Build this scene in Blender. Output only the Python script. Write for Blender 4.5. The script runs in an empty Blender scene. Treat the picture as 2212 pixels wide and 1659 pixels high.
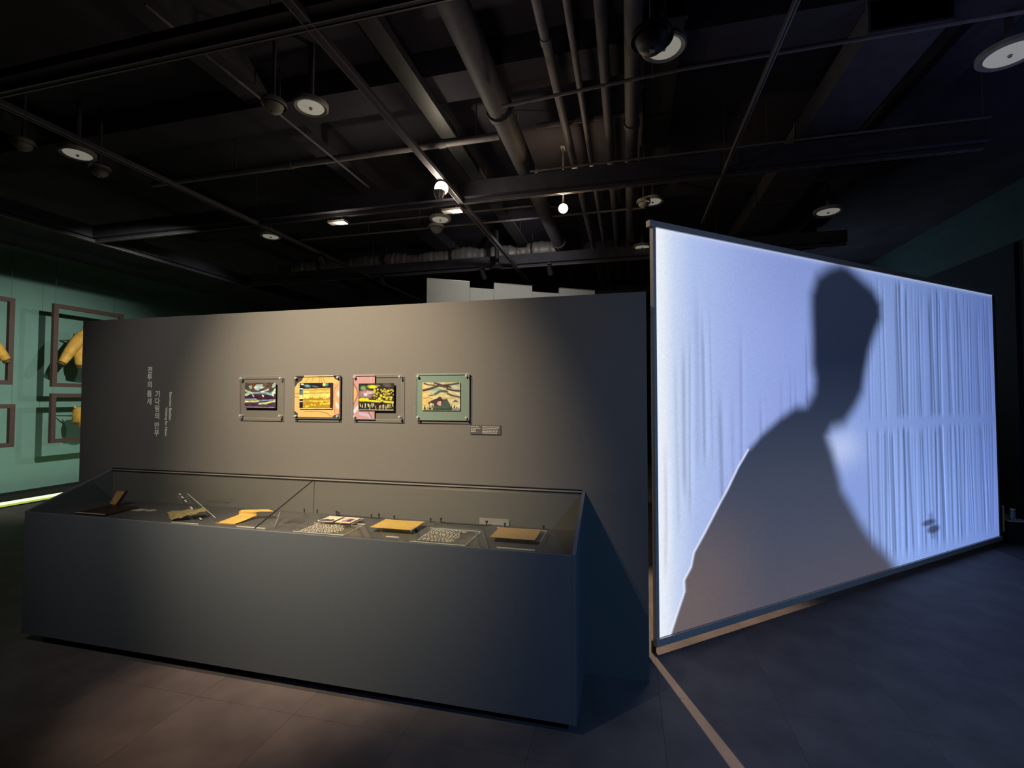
import bpy, math, random
import numpy as np
from mathutils import Vector, Matrix
random.seed(7)
rng = np.random.default_rng(11)
sc = bpy.context.scene
COL = sc.collection

# ------------------------------------------------------------------ camera
F_PX = 1010.0
cd = bpy.data.cameras.new('camera'); cam = bpy.data.objects.new('camera', cd); COL.objects.link(cam)
cd.sensor_fit = 'HORIZONTAL'; cd.sensor_width = 36.0; cd.lens = 36.0 * F_PX / 2212.0
cd.clip_start = 0.05; cd.clip_end = 100
YAW, PITCH = math.radians(13.9), math.radians(1.73)
cam.location = (0, 0, 1.6)
cam.rotation_euler = (math.radians(90) + PITCH, 0, YAW)
sc.camera = cam

# ------------------------------------------------------------------ world, exposure
w = bpy.data.worlds.new('world'); sc.world = w; w.use_nodes = True
w.node_tree.nodes['Background'].inputs[0].default_value = (0.45, 0.55, 1.0, 1)
w.node_tree.nodes['Background'].inputs[1].default_value = 0.003
vs = sc.view_settings
vs.view_transform = 'Standard'; vs.look = 'None'; vs.exposure = 0.0; vs.gamma = 1.0
vs.use_curve_mapping = False
sc.cycles.transparent_max_bounces = 24

# ------------------------------------------------------------------ room lights (track spotlights, plus added unseen fills)
def spot(name, loc, target, watts, color, deg, blend=1.0, radius=0.04):
    d = bpy.data.lights.new(name, 'SPOT'); d.energy = watts; d.color = color
    d.spot_size = math.radians(deg); d.spot_blend = blend; d.shadow_soft_size = radius
    o = bpy.data.objects.new(name, d); COL.objects.link(o); o.location = loc
    o.rotation_euler = (Vector(target) - Vector(loc)).to_track_quat('-Z', 'Y').to_euler()
    return o
def point(name, loc, watts, color, radius=0.05):
    d = bpy.data.lights.new(name, 'POINT'); d.energy = watts; d.color = color; d.shadow_soft_size = radius
    o = bpy.data.objects.new(name, d); COL.objects.link(o); o.location = loc
    return o
WARM = (1.0, 0.82, 0.58)
spot('key_spotlight', (-2.0, 0.60, 3.45), (-1.82, 2.78, 1.56), 760, WARM, 60, 1.0, 0.03)
spot('floor_spotlight', (-2.1, 2.15, 3.45), (-2.05, 2.27, 0.0), 250, (1.0, 0.70, 0.52), 32, 1.0, 0.05)
spot('left_fill', (-2.7, 0.40, 3.45), (-2.85, 2.78, 1.45), 115, (0.95, 0.92, 0.88), 68, 1.0, 0.03)  # added soft fill for the dark left end of the partition
spot('blue_fill', (2.6, -0.9, 3.4), (0.9, 3.4, 0.2), 230, (0.16, 0.42, 0.95), 70, 1.0, 0.10)  # unseen blue fill, added to tint the partition's right end and the floor
spot('gap_spotlight', (-0.62, 5.05, 3.45), (0.25, 3.0, 0.0), 650, (1.0, 0.72, 0.47), 50, 0.6, 0.012)
spot('gallery_spotlight', (-3.87, 3.7, 3.42), (-9.6, 5.6, 1.3), 820, (1.0, 1.0, 0.84), 52, 1.0, 0.03)
spot('gallery_spotlight', (-3.87, 5.6, 3.42), (-9.6, 5.5, 1.2), 120, (0.97, 1.0, 0.92), 60, 1.0, 0.06)
spot('right_fill', (-1.9, 0.45, 3.45), (-0.4, 2.78, 0.9), 48, (1.0, 0.90, 0.82), 76, 1.0, 0.03)  # weak fill added for the right part of wall and case
spot('corner_fill', (1.6, 9.2, 2.2), (4.28, 8.0, 3.3), 75, (0.62, 0.86, 1.0), 100, 1.0, 0.1)  # unseen fill, added to lift the right wall
point('aisle_fill', (2.4, 2.2, 3.1), 5, (0.55, 0.6, 1.0), 0.1)  # unseen fill added for the right side of the ceiling
point('ceiling_fill', (-.9, 2.6, 2.9), 3, (1.0, 0.8, 0.78), 0.1)  # unseen fill added to brighten the middle of the ceiling
spot('banner_spotlight', (-1.0, 4.9, 3.42), (-1.7, 6.7, 3.1), 45, (1.0, 0.97, 0.9), 100, 1.0, 0.05)

# ------------------------------------------------------------------ materials
def srgb(r, g, b):
    f = lambda c: (c / 255 / 12.92) if c / 255 <= 0.04045 else ((c / 255 + 0.055) / 1.055) ** 2.4
    return (f(r), f(g), f(b))
MATS = {}
def pm(name, col, rough=0.7, metal=0.0, spec=0.3, var=0.12, scale=30.0, bump=0.0, bscale=200.0):
    m = bpy.data.materials.new(name); m.use_nodes = True
    nt = m.node_tree; b = nt.nodes['Principled BSDF']
    b.inputs['Roughness'].default_value = rough; b.inputs['Metallic'].default_value = metal
    b.inputs['Specular IOR Level'].default_value = spec
    tc = nt.nodes.new('ShaderNodeTexCoord')
    n = nt.nodes.new('ShaderNodeTexNoise'); n.inputs['Scale'].default_value = scale; n.inputs['Detail'].default_value = 4
    nt.links.new(tc.outputs['Object'], n.inputs['Vector'])
    r = nt.nodes.new('ShaderNodeValToRGB')
    r.color_ramp.elements[0].position = 0.25; r.color_ramp.elements[1].position = 0.75
    r.color_ramp.elements[0].color = tuple(c * (1 - var) for c in col) + (1,)
    r.color_ramp.elements[1].color = tuple(min(1, c * (1 + var)) for c in col) + (1,)
    nt.links.new(n.outputs['Fac'], r.inputs['Fac']); nt.links.new(r.outputs['Color'], b.inputs['Base Color'])
    if bump > 0:
        n2 = nt.nodes.new('ShaderNodeTexNoise'); n2.inputs['Scale'].default_value = bscale; n2.inputs['Detail'].default_value = 3
        nt.links.new(tc.outputs['Object'], n2.inputs['Vector'])
        bp = nt.nodes.new('ShaderNodeBump'); bp.inputs['Strength'].default_value = bump; bp.inputs['Distance'].default_value = 0.002
        nt.links.new(n2.outputs['Fac'], bp.inputs['Height']); nt.links.new(bp.outputs['Normal'], b.inputs['Normal'])
    MATS[name] = m; return m
def em(name, col, strength):
    m = bpy.data.materials.new(name); m.use_nodes = True; nt = m.node_tree
    nt.nodes.remove(nt.nodes['Principled BSDF'])
    e = nt.nodes.new('ShaderNodeEmission'); e.inputs[0].default_value = (*col, 1); e.inputs[1].default_value = strength
    nt.links.new(e.outputs[0], nt.nodes['Material Output'].inputs['Surface']); MATS[name] = m; return m
def clear(name, tint, ior=1.46, rough=0.015):
    m = bpy.data.materials.new(name); m.use_nodes = True; nt = m.node_tree
    nt.nodes.remove(nt.nodes['Principled BSDF'])
    t = nt.nodes.new('ShaderNodeBsdfTransparent'); t.inputs[0].default_value = (*tint, 1)
    g = nt.nodes.new('ShaderNodeBsdfGlossy'); g.inputs['Roughness'].default_value = rough
    ge = nt.nodes.new('ShaderNodeNewGeometry')      # Schlick reflectance, the same from both faces of the sheet
    dt = nt.nodes.new('ShaderNodeVectorMath'); dt.operation = 'DOT_PRODUCT'
    nt.links.new(ge.outputs['Incoming'], dt.inputs[0]); nt.links.new(ge.outputs['Normal'], dt.inputs[1])
    def mth(op, a, b=None):
        k = nt.nodes.new('ShaderNodeMath'); k.operation = op
        if isinstance(a, (int, float)): k.inputs[0].default_value = a
        else: nt.links.new(a, k.inputs[0])
        if b is not None: k.inputs[1].default_value = b
        return k.outputs[0]
    r0 = ((ior - 1) / (ior + 1)) ** 2
    k = nt.nodes.new('ShaderNodeMath'); k.operation = 'SUBTRACT'; k.inputs[0].default_value = 1.0
    nt.links.new(mth('ABSOLUTE', dt.outputs['Value']), k.inputs[1])
    fac = mth('ADD', mth('MULTIPLY', mth('POWER', k.outputs[0], 5.0), 1 - r0), r0)
    mx = nt.nodes.new('ShaderNodeMixShader')
    nt.links.new(fac, mx.inputs[0]); nt.links.new(t.outputs[0], mx.inputs[1]); nt.links.new(g.outputs[0], mx.inputs[2])
    nt.links.new(mx.outputs[0], nt.nodes['Material Output'].inputs['Surface']); MATS[name] = m; return m
def attr_mat(name, rough=0.6, emit=0.0):
    m = bpy.data.materials.new(name); m.use_nodes = True; nt = m.node_tree; b = nt.nodes['Principled BSDF']
    a = nt.nodes.new('ShaderNodeAttribute'); a.attribute_name = 'Col'
    b.inputs['Roughness'].default_value = rough; b.inputs['Specular IOR Level'].default_value = 0.2
    if emit > 0:
        b.inputs['Base Color'].default_value = (0.05, 0.05, 0.055, 1)
        nt.links.new(a.outputs['Color'], b.inputs['Emission Color']); b.inputs['Emission Strength'].default_value = emit
    else:
        nt.links.new(a.outputs['Color'], b.inputs['Base Color'])
    MATS[name] = m; return m

pm('floor_base', (0.085, 0.073, 0.070), 0.9)
pm('floor_tile', (0.128, 0.110, 0.106), 0.62, spec=0.3, var=0.30, scale=3.5, bump=0.25, bscale=90)
pm('partition_paint', (0.150, 0.141, 0.128), 0.75, spec=0.25, var=0.02, scale=40, bump=0.12, bscale=500)
pm('case_paint', (0.130, 0.148, 0.165), 0.70, spec=0.25, var=0.025, scale=40, bump=0.15, bscale=500)
pm('deck_paint', (0.085, 0.082, 0.082), 0.75, var=0.06, scale=20, bump=0.1)
pm('black', (0.006, 0.006, 0.006), 0.8, var=0.1)
pm('ceiling_paint', (0.054, 0.050, 0.066), 0.9, spec=0.1, var=0.25, scale=2.0)
pm('ceiling_steel', (0.056, 0.053, 0.068), 0.75, spec=0.2, var=0.2, scale=9)
pm('track_metal', (0.11, 0.10, 0.10), 0.45, spec=0.5, var=0.1)
pm('pipe_paint', (0.072, 0.066, 0.078), 0.7, var=0.18, scale=12)
pm('pipe_light', (0.15, 0.138, 0.15), 0.6, var=0.2, scale=12)
pm('duct_foil', (0.27, 0.25, 0.25), 0.5, metal=0.3, var=0.2, scale=12)
pm('teal_wall', (0.18, 0.325, 0.295), 0.85, spec=0.15, var=0.05, scale=6, bump=0.1)
pm('dark_teal', (0.045, 0.075, 0.085), 0.9, spec=0.1, var=0.1, scale=6)
pm('navy_panel', (0.012, 0.016, 0.026), 0.85, var=0.1)
pm('brown_frame', (0.085, 0.055, 0.05), 0.5, var=0.15)
pm('leather_yellow', (0.62, 0.36, 0.07), 0.6, var=0.25, scale=14, bump=0.4, bscale=60)
pm('leather_dark', (0.10, 0.06, 0.02), 0.6, var=0.2)
pm('white_panel', (0.60, 0.61, 0.58), 0.8, var=0.05, scale=4)
pm('disc_white', (0.70, 0.70, 0.60), 0.6, var=0.12, scale=25)
pm('disc_grey', (0.25, 0.24, 0.22), 0.6, var=0.15, scale=25)
pm('chrome', (0.75, 0.75, 0.78), 0.25, metal=0.55, spec=0.5, var=0.03)
pm('bar_metal', (0.66, 0.57, 0.50), 0.45, metal=0.2, var=0.08)
pm('aluminium', (0.36, 0.34, 0.31), 0.4, metal=0.4, var=0.05)
pm('edge_white', (0.75, 0.73, 0.66), 0.5, var=0.02)
pm('vinyl_cream', (0.95, 0.92, 0.82), 0.6, var=0.02)
pm('print_white', (0.80, 0.74, 0.62), 0.7, var=0.03)
pm('card_white', (0.62, 0.58, 0.50), 0.8, var=0.05)
pm('paper_yellow', (0.66, 0.42, 0.10), 0.8, var=0.12, scale=30)
pm('paper_kraft', (0.46, 0.30, 0.13), 0.85, var=0.18, scale=60)
pm('paper_orange', (0.60, 0.33, 0.10), 0.8, var=0.2, scale=60)
pm('cloth_olive', (0.30, 0.24, 0.10), 0.85, var=0.3, scale=50, bump=0.4)
pm('wine_leather', (0.045, 0.022, 0.018), 0.55, var=0.2)
pm('caption_dark', (0.085, 0.082, 0.080), 0.7, var=0.04)
pm('reflection_grey', (0.30, 0.29, 0.25), 0.7, var=0.04)
pm('lamp_body', (0.30, 0.28, 0.26), 0.5, var=0.1)
pm('lamp_black', (0.02, 0.02, 0.022), 0.5, var=0.1)
pm('photo_ivory', (0.66, 0.60, 0.46), 0.7, var=0.04)
pm('photo_navy', (0.05, 0.04, 0.09), 0.7, var=0.2)
pm('photo_magenta', (0.45, 0.20, 0.26), 0.7, var=0.2)
pm('bottle_glass', (0.25, 0.32, 0.40), 0.2, var=0.05, spec=0.5)
em('lamp_lens', (1.0, 0.93, 0.78), 30)
em('lamp_lens_orange', (1.0, 0.80, 0.50), 22)
em('floor_led', (0.75, 1.0, 0.62), 1.3)
em('floor_led_yellow', (0.62, 0.75, 0.10), 0.75)
clear('glass', (0.97, 0.98, 0.97), 1.40)
clear('acrylic', (0.99, 0.995, 0.99), 1.45)
m_ = pm('disc_glow', (0.85, 0.85, 0.74), 0.6, var=0.10, scale=25)      # round disc face, brightened by an added faint glow
m_.node_tree.nodes['Principled BSDF'].inputs['Emission Color'].default_value = (1.0, 0.97, 0.82, 1)
m_.node_tree.nodes['Principled BSDF'].inputs['Emission Strength'].default_value = 0.16
attr_mat('painted', 0.55)
attr_mat('projection', 0.9, emit=1.0)

# ------------------------------------------------------------------ mesh helpers
def tag(o, label=None, cat=None, group=None, kind=None):
    if label: o['label'] = label
    if cat: o['category'] = cat
    if group: o['group'] = group
    if kind: o['kind'] = kind
    return o
OFF = {}
def thing(name, label, cat, loc=(0, 0, 0), group=None):
    o = bpy.data.objects.new(name, None); o.empty_display_size = 0.05; COL.objects.link(o); o.location = loc
    OFF[o] = Vector(loc); return tag(o, label, cat, group)
class MB:
    def __init__(s): s.v = []; s.f = []; s.smooth = False
    def add(s, v, f):
        n = len(s.v); s.v += [tuple(p) for p in v]; s.f += [tuple(i + n for i in q) for q in f]; return s
    def box(s, x0, x1, y0, y1, z0, z1):
        return s.add([(x, y, z) for z in (z0, z1) for y in (y0, y1) for x in (x0, x1)],
                     [(0, 2, 3, 1), (4, 5, 7, 6), (0, 1, 5, 4), (2, 6, 7, 3), (0, 4, 6, 2), (1, 3, 7, 5)])
    def bar(s, a, b, w, h, up=(0, 0, 1)):
        a, b = Vector(a), Vector(b); d = (b - a).normalized(); u = Vector(up)
        r = d.cross(u).normalized(); u = r.cross(d).normalized()
        v = [p + r * (sx * w / 2) + u * (sy * h / 2) for p in (a, b) for sy in (-1, 1) for sx in (-1, 1)]
        return s.add(v, [(0, 2, 3, 1), (4, 5, 7, 6), (0, 1, 5, 4), (2, 6, 7, 3), (0, 4, 6, 2), (1, 3, 7, 5)])
    def tube(s, pts, rad, n=12, cap=True):
        pts = [Vector(p) for p in pts]; rad = rad if isinstance(rad, (list, tuple)) else [rad] * len(pts)
        rings = []; prev = None
        for i, p in enumerate(pts):
            d = (pts[min(i + 1, len(pts) - 1)] - pts[max(i - 1, 0)]).normalized()
            if prev is None:
                r = d.orthogonal().normalized()
            else:
                r = (prev - d * prev.dot(d)).normalized()
            prev = r; q = d.cross(r)
            rings.append([p + (r * math.cos(2 * math.pi * k / n) + q * math.sin(2 * math.pi * k / n)) * rad[i] for k in range(n)])
        v = [p for R in rings for p in R]; f = []
        for i in range(len(rings) - 1):
            for k in range(n):
                f.append((i * n + k, i * n + (k + 1) % n, (i + 1) * n + (k + 1) % n, (i + 1) * n + k))
        if cap:
            f.append(tuple(range(n - 1, -1, -1))); f.append(tuple((len(rings) - 1) * n + k for k in range(n)))
        s.smooth = True
        return s.add(v, f)
    def lathe(s, prof, c, axis=(0, 0, 1), n=28):
        return s.tube([Vector(c) + Vector(axis) * h for r, h in prof], [max(r, 1e-4) for r, h in prof], n) if False else s._lathe(prof, c, axis, n)
    def _lathe(s, prof, c, axis, n):
        ax = Vector(axis).normalized(); r0 = ax.orthogonal().normalized(); q0 = ax.cross(r0); c = Vector(c)
        v = [c + ax * h + (r0 * math.cos(2 * math.pi * k / n) + q0 * math.sin(2 * math.pi * k / n)) * max(r, 1e-4) for r, h in prof for k in range(n)]
        f = []
        for i in range(len(prof) - 1):
            for k in range(n):
                f.append((i * n + k, i * n + (k + 1) % n, (i + 1) * n + (k + 1) % n, (i + 1) * n + k))
        s.smooth = True
        return s.add(v, f)
    def prism(s, poly, dirv):            # closed 3-D polygon extruded along dirv
        n = len(poly); d = Vector(dirv); v = [Vector(p) for p in poly] + [Vector(p) + d for p in poly]
        return s.add(v, [tuple(range(n - 1, -1, -1)), tuple(range(n, 2 * n))] + [(i, (i + 1) % n, n + (i + 1) % n, n + i) for i in range(n)])
    def build(s, name, mat, parent=None, loc=None, bevel=0.0):
        if parent is not None: off = OFF[parent]
        else: off = Vector(loc) if loc is not None else Vector((0, 0, 0))
        me = bpy.data.meshes.new(name)
        me.from_pydata([tuple(Vector(p) - off) for p in s.v], [], s.f); me.update()
        me.materials.append(MATS[mat] if isinstance(mat, str) else mat)
        o = bpy.data.objects.new(name, me); COL.objects.link(o)
        if parent is not None: o.parent = parent
        else: o.location = off
        OFF[o] = off
        import bmesh
        bm = bmesh.new(); bm.from_mesh(me); bmesh.ops.recalc_face_normals(bm, faces=bm.faces); bm.to_mesh(me); bm.free()
        if s.smooth:
            for p in me.polygons: p.use_smooth = True
            try: me.set_sharp_from_angle(angle=math.radians(40))
            except Exception: pass
        if bevel > 0:
            b = o.modifiers.new('bevel', 'BEVEL'); b.width = bevel; b.segments = 2; b.limit_method = 'ANGLE'
        return o
def boxo(name, mat, dims, parent=None, loc=None, bevel=0.0): return MB().box(*dims).build(name, mat, parent, loc, bevel)
def struct(o): o['kind'] = 'structure'; return o

# ------------------------------------------------------------------ the setting
CEIL = 4.05
XL, XR, YB, YF = -9.6, 4.28, 13.0, -3.0
fl = struct(boxo('floor', 'floor_base', (XL, XR, YF, YB, -0.12, -0.004)))
tile_me = None
TX, TY = 0.602, 0.605
cells = []
for i in range(-16, 7):
    for j in range(-3, 6):
        x0, y0 = 0.155 + i * TX, 2.685 + j * TY
        if x0 + TX > XR: continue
        if x0 < -4.9 and y0 < 2.0: continue
        if x0 < -7.3 and y0 < 3.0: continue
        cells.append((x0 + TX / 2, y0 + TY / 2))
for k, (cx, cy) in enumerate(cells):
    if tile_me is None:
        t = boxo('floor_tile', 'floor_tile', (-TX / 2 + .0006, TX / 2 - .0006, -TY / 2 + .0006, TY / 2 - .0006, -0.004, 0.0))
        tile_me = t.data
    else:
        t = bpy.data.objects.new('floor_tile', tile_me); COL.objects.link(t)
    t.parent = fl; t.location = (cx, cy, 0)
lx, hx = min(c[0] for c in cells), max(c[0] for c in cells)
# floor covering where the joints can no longer be told apart
ly, hy = 2.685 - 3 * TY, 2.685 + 6 * TY
far = MB().box(XL, XR, hy, YB, -0.004, -0.0005).box(XL, XR, YF, ly, -0.004, -0.0005)
far.build('floor_covering', 'floor_tile', fl)
struct(boxo('ceiling', 'ceiling_paint', (XL, XR, YF, YB, CEIL, CEIL + 0.1)))
struct(boxo('wall_left', 'teal_wall', (XL - 0.1, XL, YF, YB, 0, CEIL)))
struct(boxo('wall_right', 'dark_teal', (XR, XR + 0.1, YF, YB, 0, CEIL)))
struct(boxo('wall_back', 'dark_teal', (XL, XR, YB, YB + 0.1, 0, CEIL)))
struct(boxo('wall_front', 'navy_panel', (XL, XR, YF - 0.1, YF, 0, CEIL)))
struct(boxo('wall_partition', 'partition_paint', (-4.215, 0.107, 2.784, 3.09, 0, 2.214), bevel=0.002))
struct(boxo('trim_1', 'navy_panel', (XR - 0.05, XR, 6.42, 9.5, 0, 3.35)))
# ribs of the concrete slab and the steel beams below it
for y in (0.9, 3.14, 5.3, 7.5, 9.7):
    struct(boxo('ceiling_rib', 'ceiling_paint', (-6.3, 2.6, y - 0.15, y + 0.15, 3.86, CEIL)))
for x in (-5.1, -2.75, 2.2):
    struct(boxo('ceiling_rib', 'ceiling_paint', (x - 0.12, x + 0.12, YF, YB, 3.90, CEIL)))
for y, h in ((1.985, 0.07), (4.20, 0.145), (6.47, 0.13), (8.7, 0.13)):
    b = MB().box(-6.2, 2.6, y - 0.045, y + 0.045, 3.515, 3.515 + h).box(-6.2, 2.6, y - 0.07, y + 0.07, 3.505, 3.515)
    struct(b.build('ceiling_beam', 'ceiling_steel'))

struct(MB().box(-6.26, -6.14, 0.4, YB, 3.505, 3.515).box(-6.215, -6.185, 0.4, YB, 3.515, 3.66).build('ceiling_beam', 'ceiling_steel'))

# ------------------------------------------------------------------ display case
case = thing('display_case', 'long charcoal museum display case with sloping glass lid against the partition', 'display case', (-2.06, 2.5, 0))
CX0, CX1, CYF, CYB = -3.885, -0.245, 2.257, 2.783
boxo('body', 'case_paint', (CX0 + .02, CX1 - .02, CYF + .014, CYB, 0.055, 0.818), case)
boxo('deck', 'deck_paint', (CX0 + .02, CX1 - .02, CYF + .014, CYB, 0.818, 0.822), case)
boxo('front_panel', 'case_paint', (CX0 + .02, CX1 - .02, CYF, CYF + .014, 0.055, 0.848), case, bevel=0.0015)
boxo('toe_kick', 'black', (CX0 + .07, CX1 - .07, CYF + .07, CYB, 0.0, 0.055), case)
for x in (CX0, CX1 - .02):
    MB().prism([(x, CYF - .001, .055), (x, CYB, .055), (x, CYB, 1.052), (x, CYF - .001, .853)], (.02, 0, 0)).build('side_panel', 'case_paint', case, bevel=0.001)
XJ = -2.074
def lid(x0, x1):
    return MB().prism([(x0, CYF + .002, .848), (x0, CYB - .001, 1.040), (x0, CYB - .001, 1.046), (x0, CYF + .002, .854)], (x1 - x0, 0, 0)).build('glass_pane', 'glass', case)
lid(CX0 + .021, XJ - .001); lid(XJ + .001, CX1 - .021)
MB().bar((XJ, CYF + .004, .8565), (XJ, CYB - .004, 1.0475), .005, .004).build('pane_joint', 'black', case)
boxo('wall_rail', 'aluminium', (CX0 + .021, CX1 - .021, CYB - .012, CYB, 1.047, 1.054), case)
boxo('wall_gasket', 'black', (CX0 + .021, CX1 - .021, CYB - .006, CYB, 1.054, 1.062), case)

# ------------------------------------------------------------------ lettering helpers
def text_mesh(body, size):
    cu = bpy.data.curves.new('text', 'FONT'); cu.body = body; cu.size = size; cu.align_x = 'CENTER'; cu.align_y = 'CENTER'
    cu.offset = size * 0.022; cu.extrude = 0.0004
    o = bpy.data.objects.new('text', cu); COL.objects.link(o)
    dg = bpy.context.evaluated_depsgraph_get(); dg.update()
    me = bpy.data.meshes.new_from_object(o.evaluated_get(dg))
    bpy.data.objects.remove(o); bpy.data.curves.remove(cu)
    c = np.array([v.co[:] for v in me.vertices])
    mid = (c.min(0) + c.max(0)) / 2
    for v in me.vertices: v.co = (v.co[0] - mid[0], v.co[1] - mid[1], v.co[2])
    return me, c.max(0) - c.min(0)
def place_text(name, body, size, loc, parent, rot=0.0, fit_len=None, mat='vinyl_cream'):
    me, dim = text_mesh(body, size)
    me.materials.clear(); me.materials.append(MATS[mat]); me.name = name
    o = bpy.data.objects.new(name, me); COL.objects.link(o); o.parent = parent
    o.location = Vector(loc) - OFF[parent]
    o.rotation_euler = (math.radians(90), rot, 0)
    if fit_len: k = fit_len / max(dim[0], 1e-6); o.scale = (k, k, 1)
    return o
title = thing('wall_lettering', 'cream vertical Korean and English title lettering on the dark partition', 'lettering', (-3.44, 2.7835, 1.32))
for ch, z in (('전', 1.815), ('투', 1.759), ('의', 1.703), ('틈', 1.633), ('새', 1.575)):
    place_text('letter', ch, 0.054, (-3.522, 2.7828, z), title)
for ch, z in (('기', 1.631), ('다', 1.576), ('림', 1.523), ('의', 1.466), ('안', 1.395), ('부', 1.339)):
    place_text('letter', ch, 0.054, (-3.444, 2.7828, z), title)
place_text('text_line', 'Between Battles:', 0.034, (-3.319, 2.7828, 1.5405), title, math.radians(90), 0.211)
place_text('text_line', 'Waiting for News', 0.034, (-3.358, 2.7828, 1.4235), title, math.radians(90), 0.215)

# ------------------------------------------------------------------ small painter for the pictures
class Canvas:
    def __init__(s, nx, ny, col):
        s.nx, s.ny = nx, ny
        s.x, s.y = np.meshgrid(np.linspace(0, 1, nx), np.linspace(0, 1, ny)); s.img = np.zeros((ny, nx, 3)); s.img[:] = srgb(*col)
        s.noise = None
    def _mix(s, a, col): s.img += (np.array(srgb(*col)) - s.img) * np.clip(a, 0, 1)[..., None]
    def blob(s, cx, cy, rx, ry, col, ang=0, soft=0.35, a=1.0):
        c, q = math.cos(ang), math.sin(ang); dx, dy = s.x - cx, s.y - cy
        r = np.sqrt(((dx * c + dy * q) / rx) ** 2 + ((-dx * q + dy * c) / ry) ** 2)
        s._mix(a * np.clip((1 + soft - r) / (2 * soft), 0, 1), col)
    def stroke(s, pts, wid, col, soft=0.4, asp=1.3, a=1.0):
        d = np.full(s.x.shape, 9.0)
        for (x0, y0), (x1, y1) in zip(pts[:-1], pts[1:]):
            ex, ey = (x1 - x0) * asp, y1 - y0; L = ex * ex + ey * ey + 1e-9
            px, py = (s.x - x0) * asp, s.y - y0; t = np.clip((px * ex + py * ey) / L, 0, 1)
            d = np.minimum(d, np.hypot(px - t * ex, py - t * ey))
        s._mix(a * np.clip((1 + soft - d / wid) / (2 * soft), 0, 1), col)
    def poly(s, pts, col, a=1.0):
        ins = np.zeros(s.x.shape, bool); n = len(pts)
        for i in range(n):
            (x0, y0), (x1, y1) = pts[i], pts[(i + 1) % n]
            if abs(y1 - y0) < 1e-9: continue
            c = ((y0 <= s.y) & (s.y < y1)) | ((y1 <= s.y) & (s.y < y0))
            ins ^= c & (s.x < (x1 - x0) * (s.y - y0) / (y1 - y0) + x0)
        s._mix(a * ins.astype(float), col)
    def brush(s, amt, seed):             # streaky brush work: stretched value noise, lighter and darker than the ground
        r = np.random.default_rng(seed); tot = np.zeros(s.x.shape)
        for nx_, ny_, a in ((7, 16, .5), (16, 34, .5), (34, 60, .4)):
            g = r.standard_normal((ny_ + 2, nx_ + 2)); X_ = s.x * nx_ + .6 * np.sin(s.y * 7); Y_ = s.y * ny_ + .8 * np.sin(s.x * 6 + seed)
            X_ = np.clip(X_, 0, nx_); Y_ = np.clip(Y_, 0, ny_); i, j = X_.astype(int), Y_.astype(int); fx, fy = X_ - i, Y_ - j
            tot += a * ((g[j, i] * (1 - fx) + g[j, i + 1] * fx) * (1 - fy) + (g[j + 1, i] * (1 - fx) + g[j + 1, i + 1] * fx) * fy)
        s.img = np.clip(s.img * np.exp(amt * tot)[..., None], 0, 1)
    def rect(s, x0, y0, x1, y1, col, a=1.0): s.poly([(x0, y0), (x1, y0), (x1, y1), (x0, y1)], col, a)
    def mesh(s, name, x0, x1, z0, z1, y, parent, gain=0.75, depth=0.002):
        nx, ny = s.nx, s.ny; off = OFF[parent]
        v = np.stack([x0 + s.x * (x1 - x0) - off.x, np.full(s.x.shape, y - off.y), z1 - s.y * (z1 - z0) - off.z], -1).reshape(-1, 3)
        idx = np.arange(nx * ny).reshape(ny, nx)
        f = np.stack([idx[:-1, :-1], idx[1:, :-1], idx[1:, 1:], idx[:-1, 1:]], -1).reshape(-1, 4)
        n0 = len(v)
        bk = v[[0, nx - 1, nx * ny - 1, nx * (ny - 1)]].copy(); bk[:, 1] += depth
        me = bpy.data.meshes.new(name)
        faces = f.tolist() + [[n0, n0 + 1, n0 + 2, n0 + 3], [0, nx - 1, n0 + 1, n0], [nx * ny - 1, nx * (ny - 1), n0 + 3, n0 + 2],
                              [nx - 1, nx * ny - 1, n0 + 2, n0 + 1], [nx * (ny - 1), 0, n0, n0 + 3]]
        me.from_pydata(np.vstack([v, bk]).tolist(), [], faces); me.update()
        ca = me.color_attributes.new('Col', 'FLOAT_COLOR', 'POINT')
        c = np.ones((n0 + 4, 4)); c[:n0, :3] = s.img.reshape(-1, 3) * gain; c[n0:, :3] = 0.05
        ca.data.foreach_set('color', c.ravel().astype(np.float32))
        me.materials.append(MATS['painted'])
        o = bpy.data.objects.new(name, me); COL.objects.link(o); o.parent = parent; OFF[o] = off
        return o
NX, NY = 128, 92
def N(x0, y0, x1, y1): return lambda x, y: ((x - x0) / (x1 - x0), (y - y0) / (y1 - y0))
# picture 1: dark storm clouds over a pale shore
q = N(240, 370, 765, 800); c1 = Canvas(NX, NY, (70, 52, 58))
c1.rect(0, 0, 1, .4, (88, 70, 62)); c1.rect(0, .5, 1, .66, (62, 36, 58)); c1.rect(0, .75, 1, 1, (82, 60, 92))
for x, y, rx, ry, col, a in ((.29, .1, .07, .13, (120, 62, 42), .3), (.52, .22, .12, .03, (215, 225, 225), -.5),
                             (.95, .1, .05, .1, (190, 215, 215), .5), (.7, .1, .1, .06, (110, 92, 80), .5), (.08, .25, .12, .06, (90, 85, 95), .6)):
    c1.blob(x, y, rx, ry, col, a)
c1.poly([q(395, 450), q(440, 395), q(555, 400), q(520, 470), q(470, 505), q(420, 490)], (176, 204, 214)); c1.poly([q(300, 430), q(360, 410), q(360, 470), q(335, 485)], (140, 190, 188)); c1.poly([q(545, 480), q(640, 395), q(700, 430), q(640, 500)], (104, 84, 72)); c1.poly([q(240, 575), q(270, 540), q(370, 535), q(330, 565), q(260, 600)], (205, 228, 200)); c1.poly([q(560, 560), q(640, 565), q(765, 510), q(765, 560), q(690, 590)], (150, 190, 205))
c1.stroke([q(250, 565), q(400, 545), q(600, 540), q(680, 560), q(760, 500)], .035, (140, 178, 196))
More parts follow.
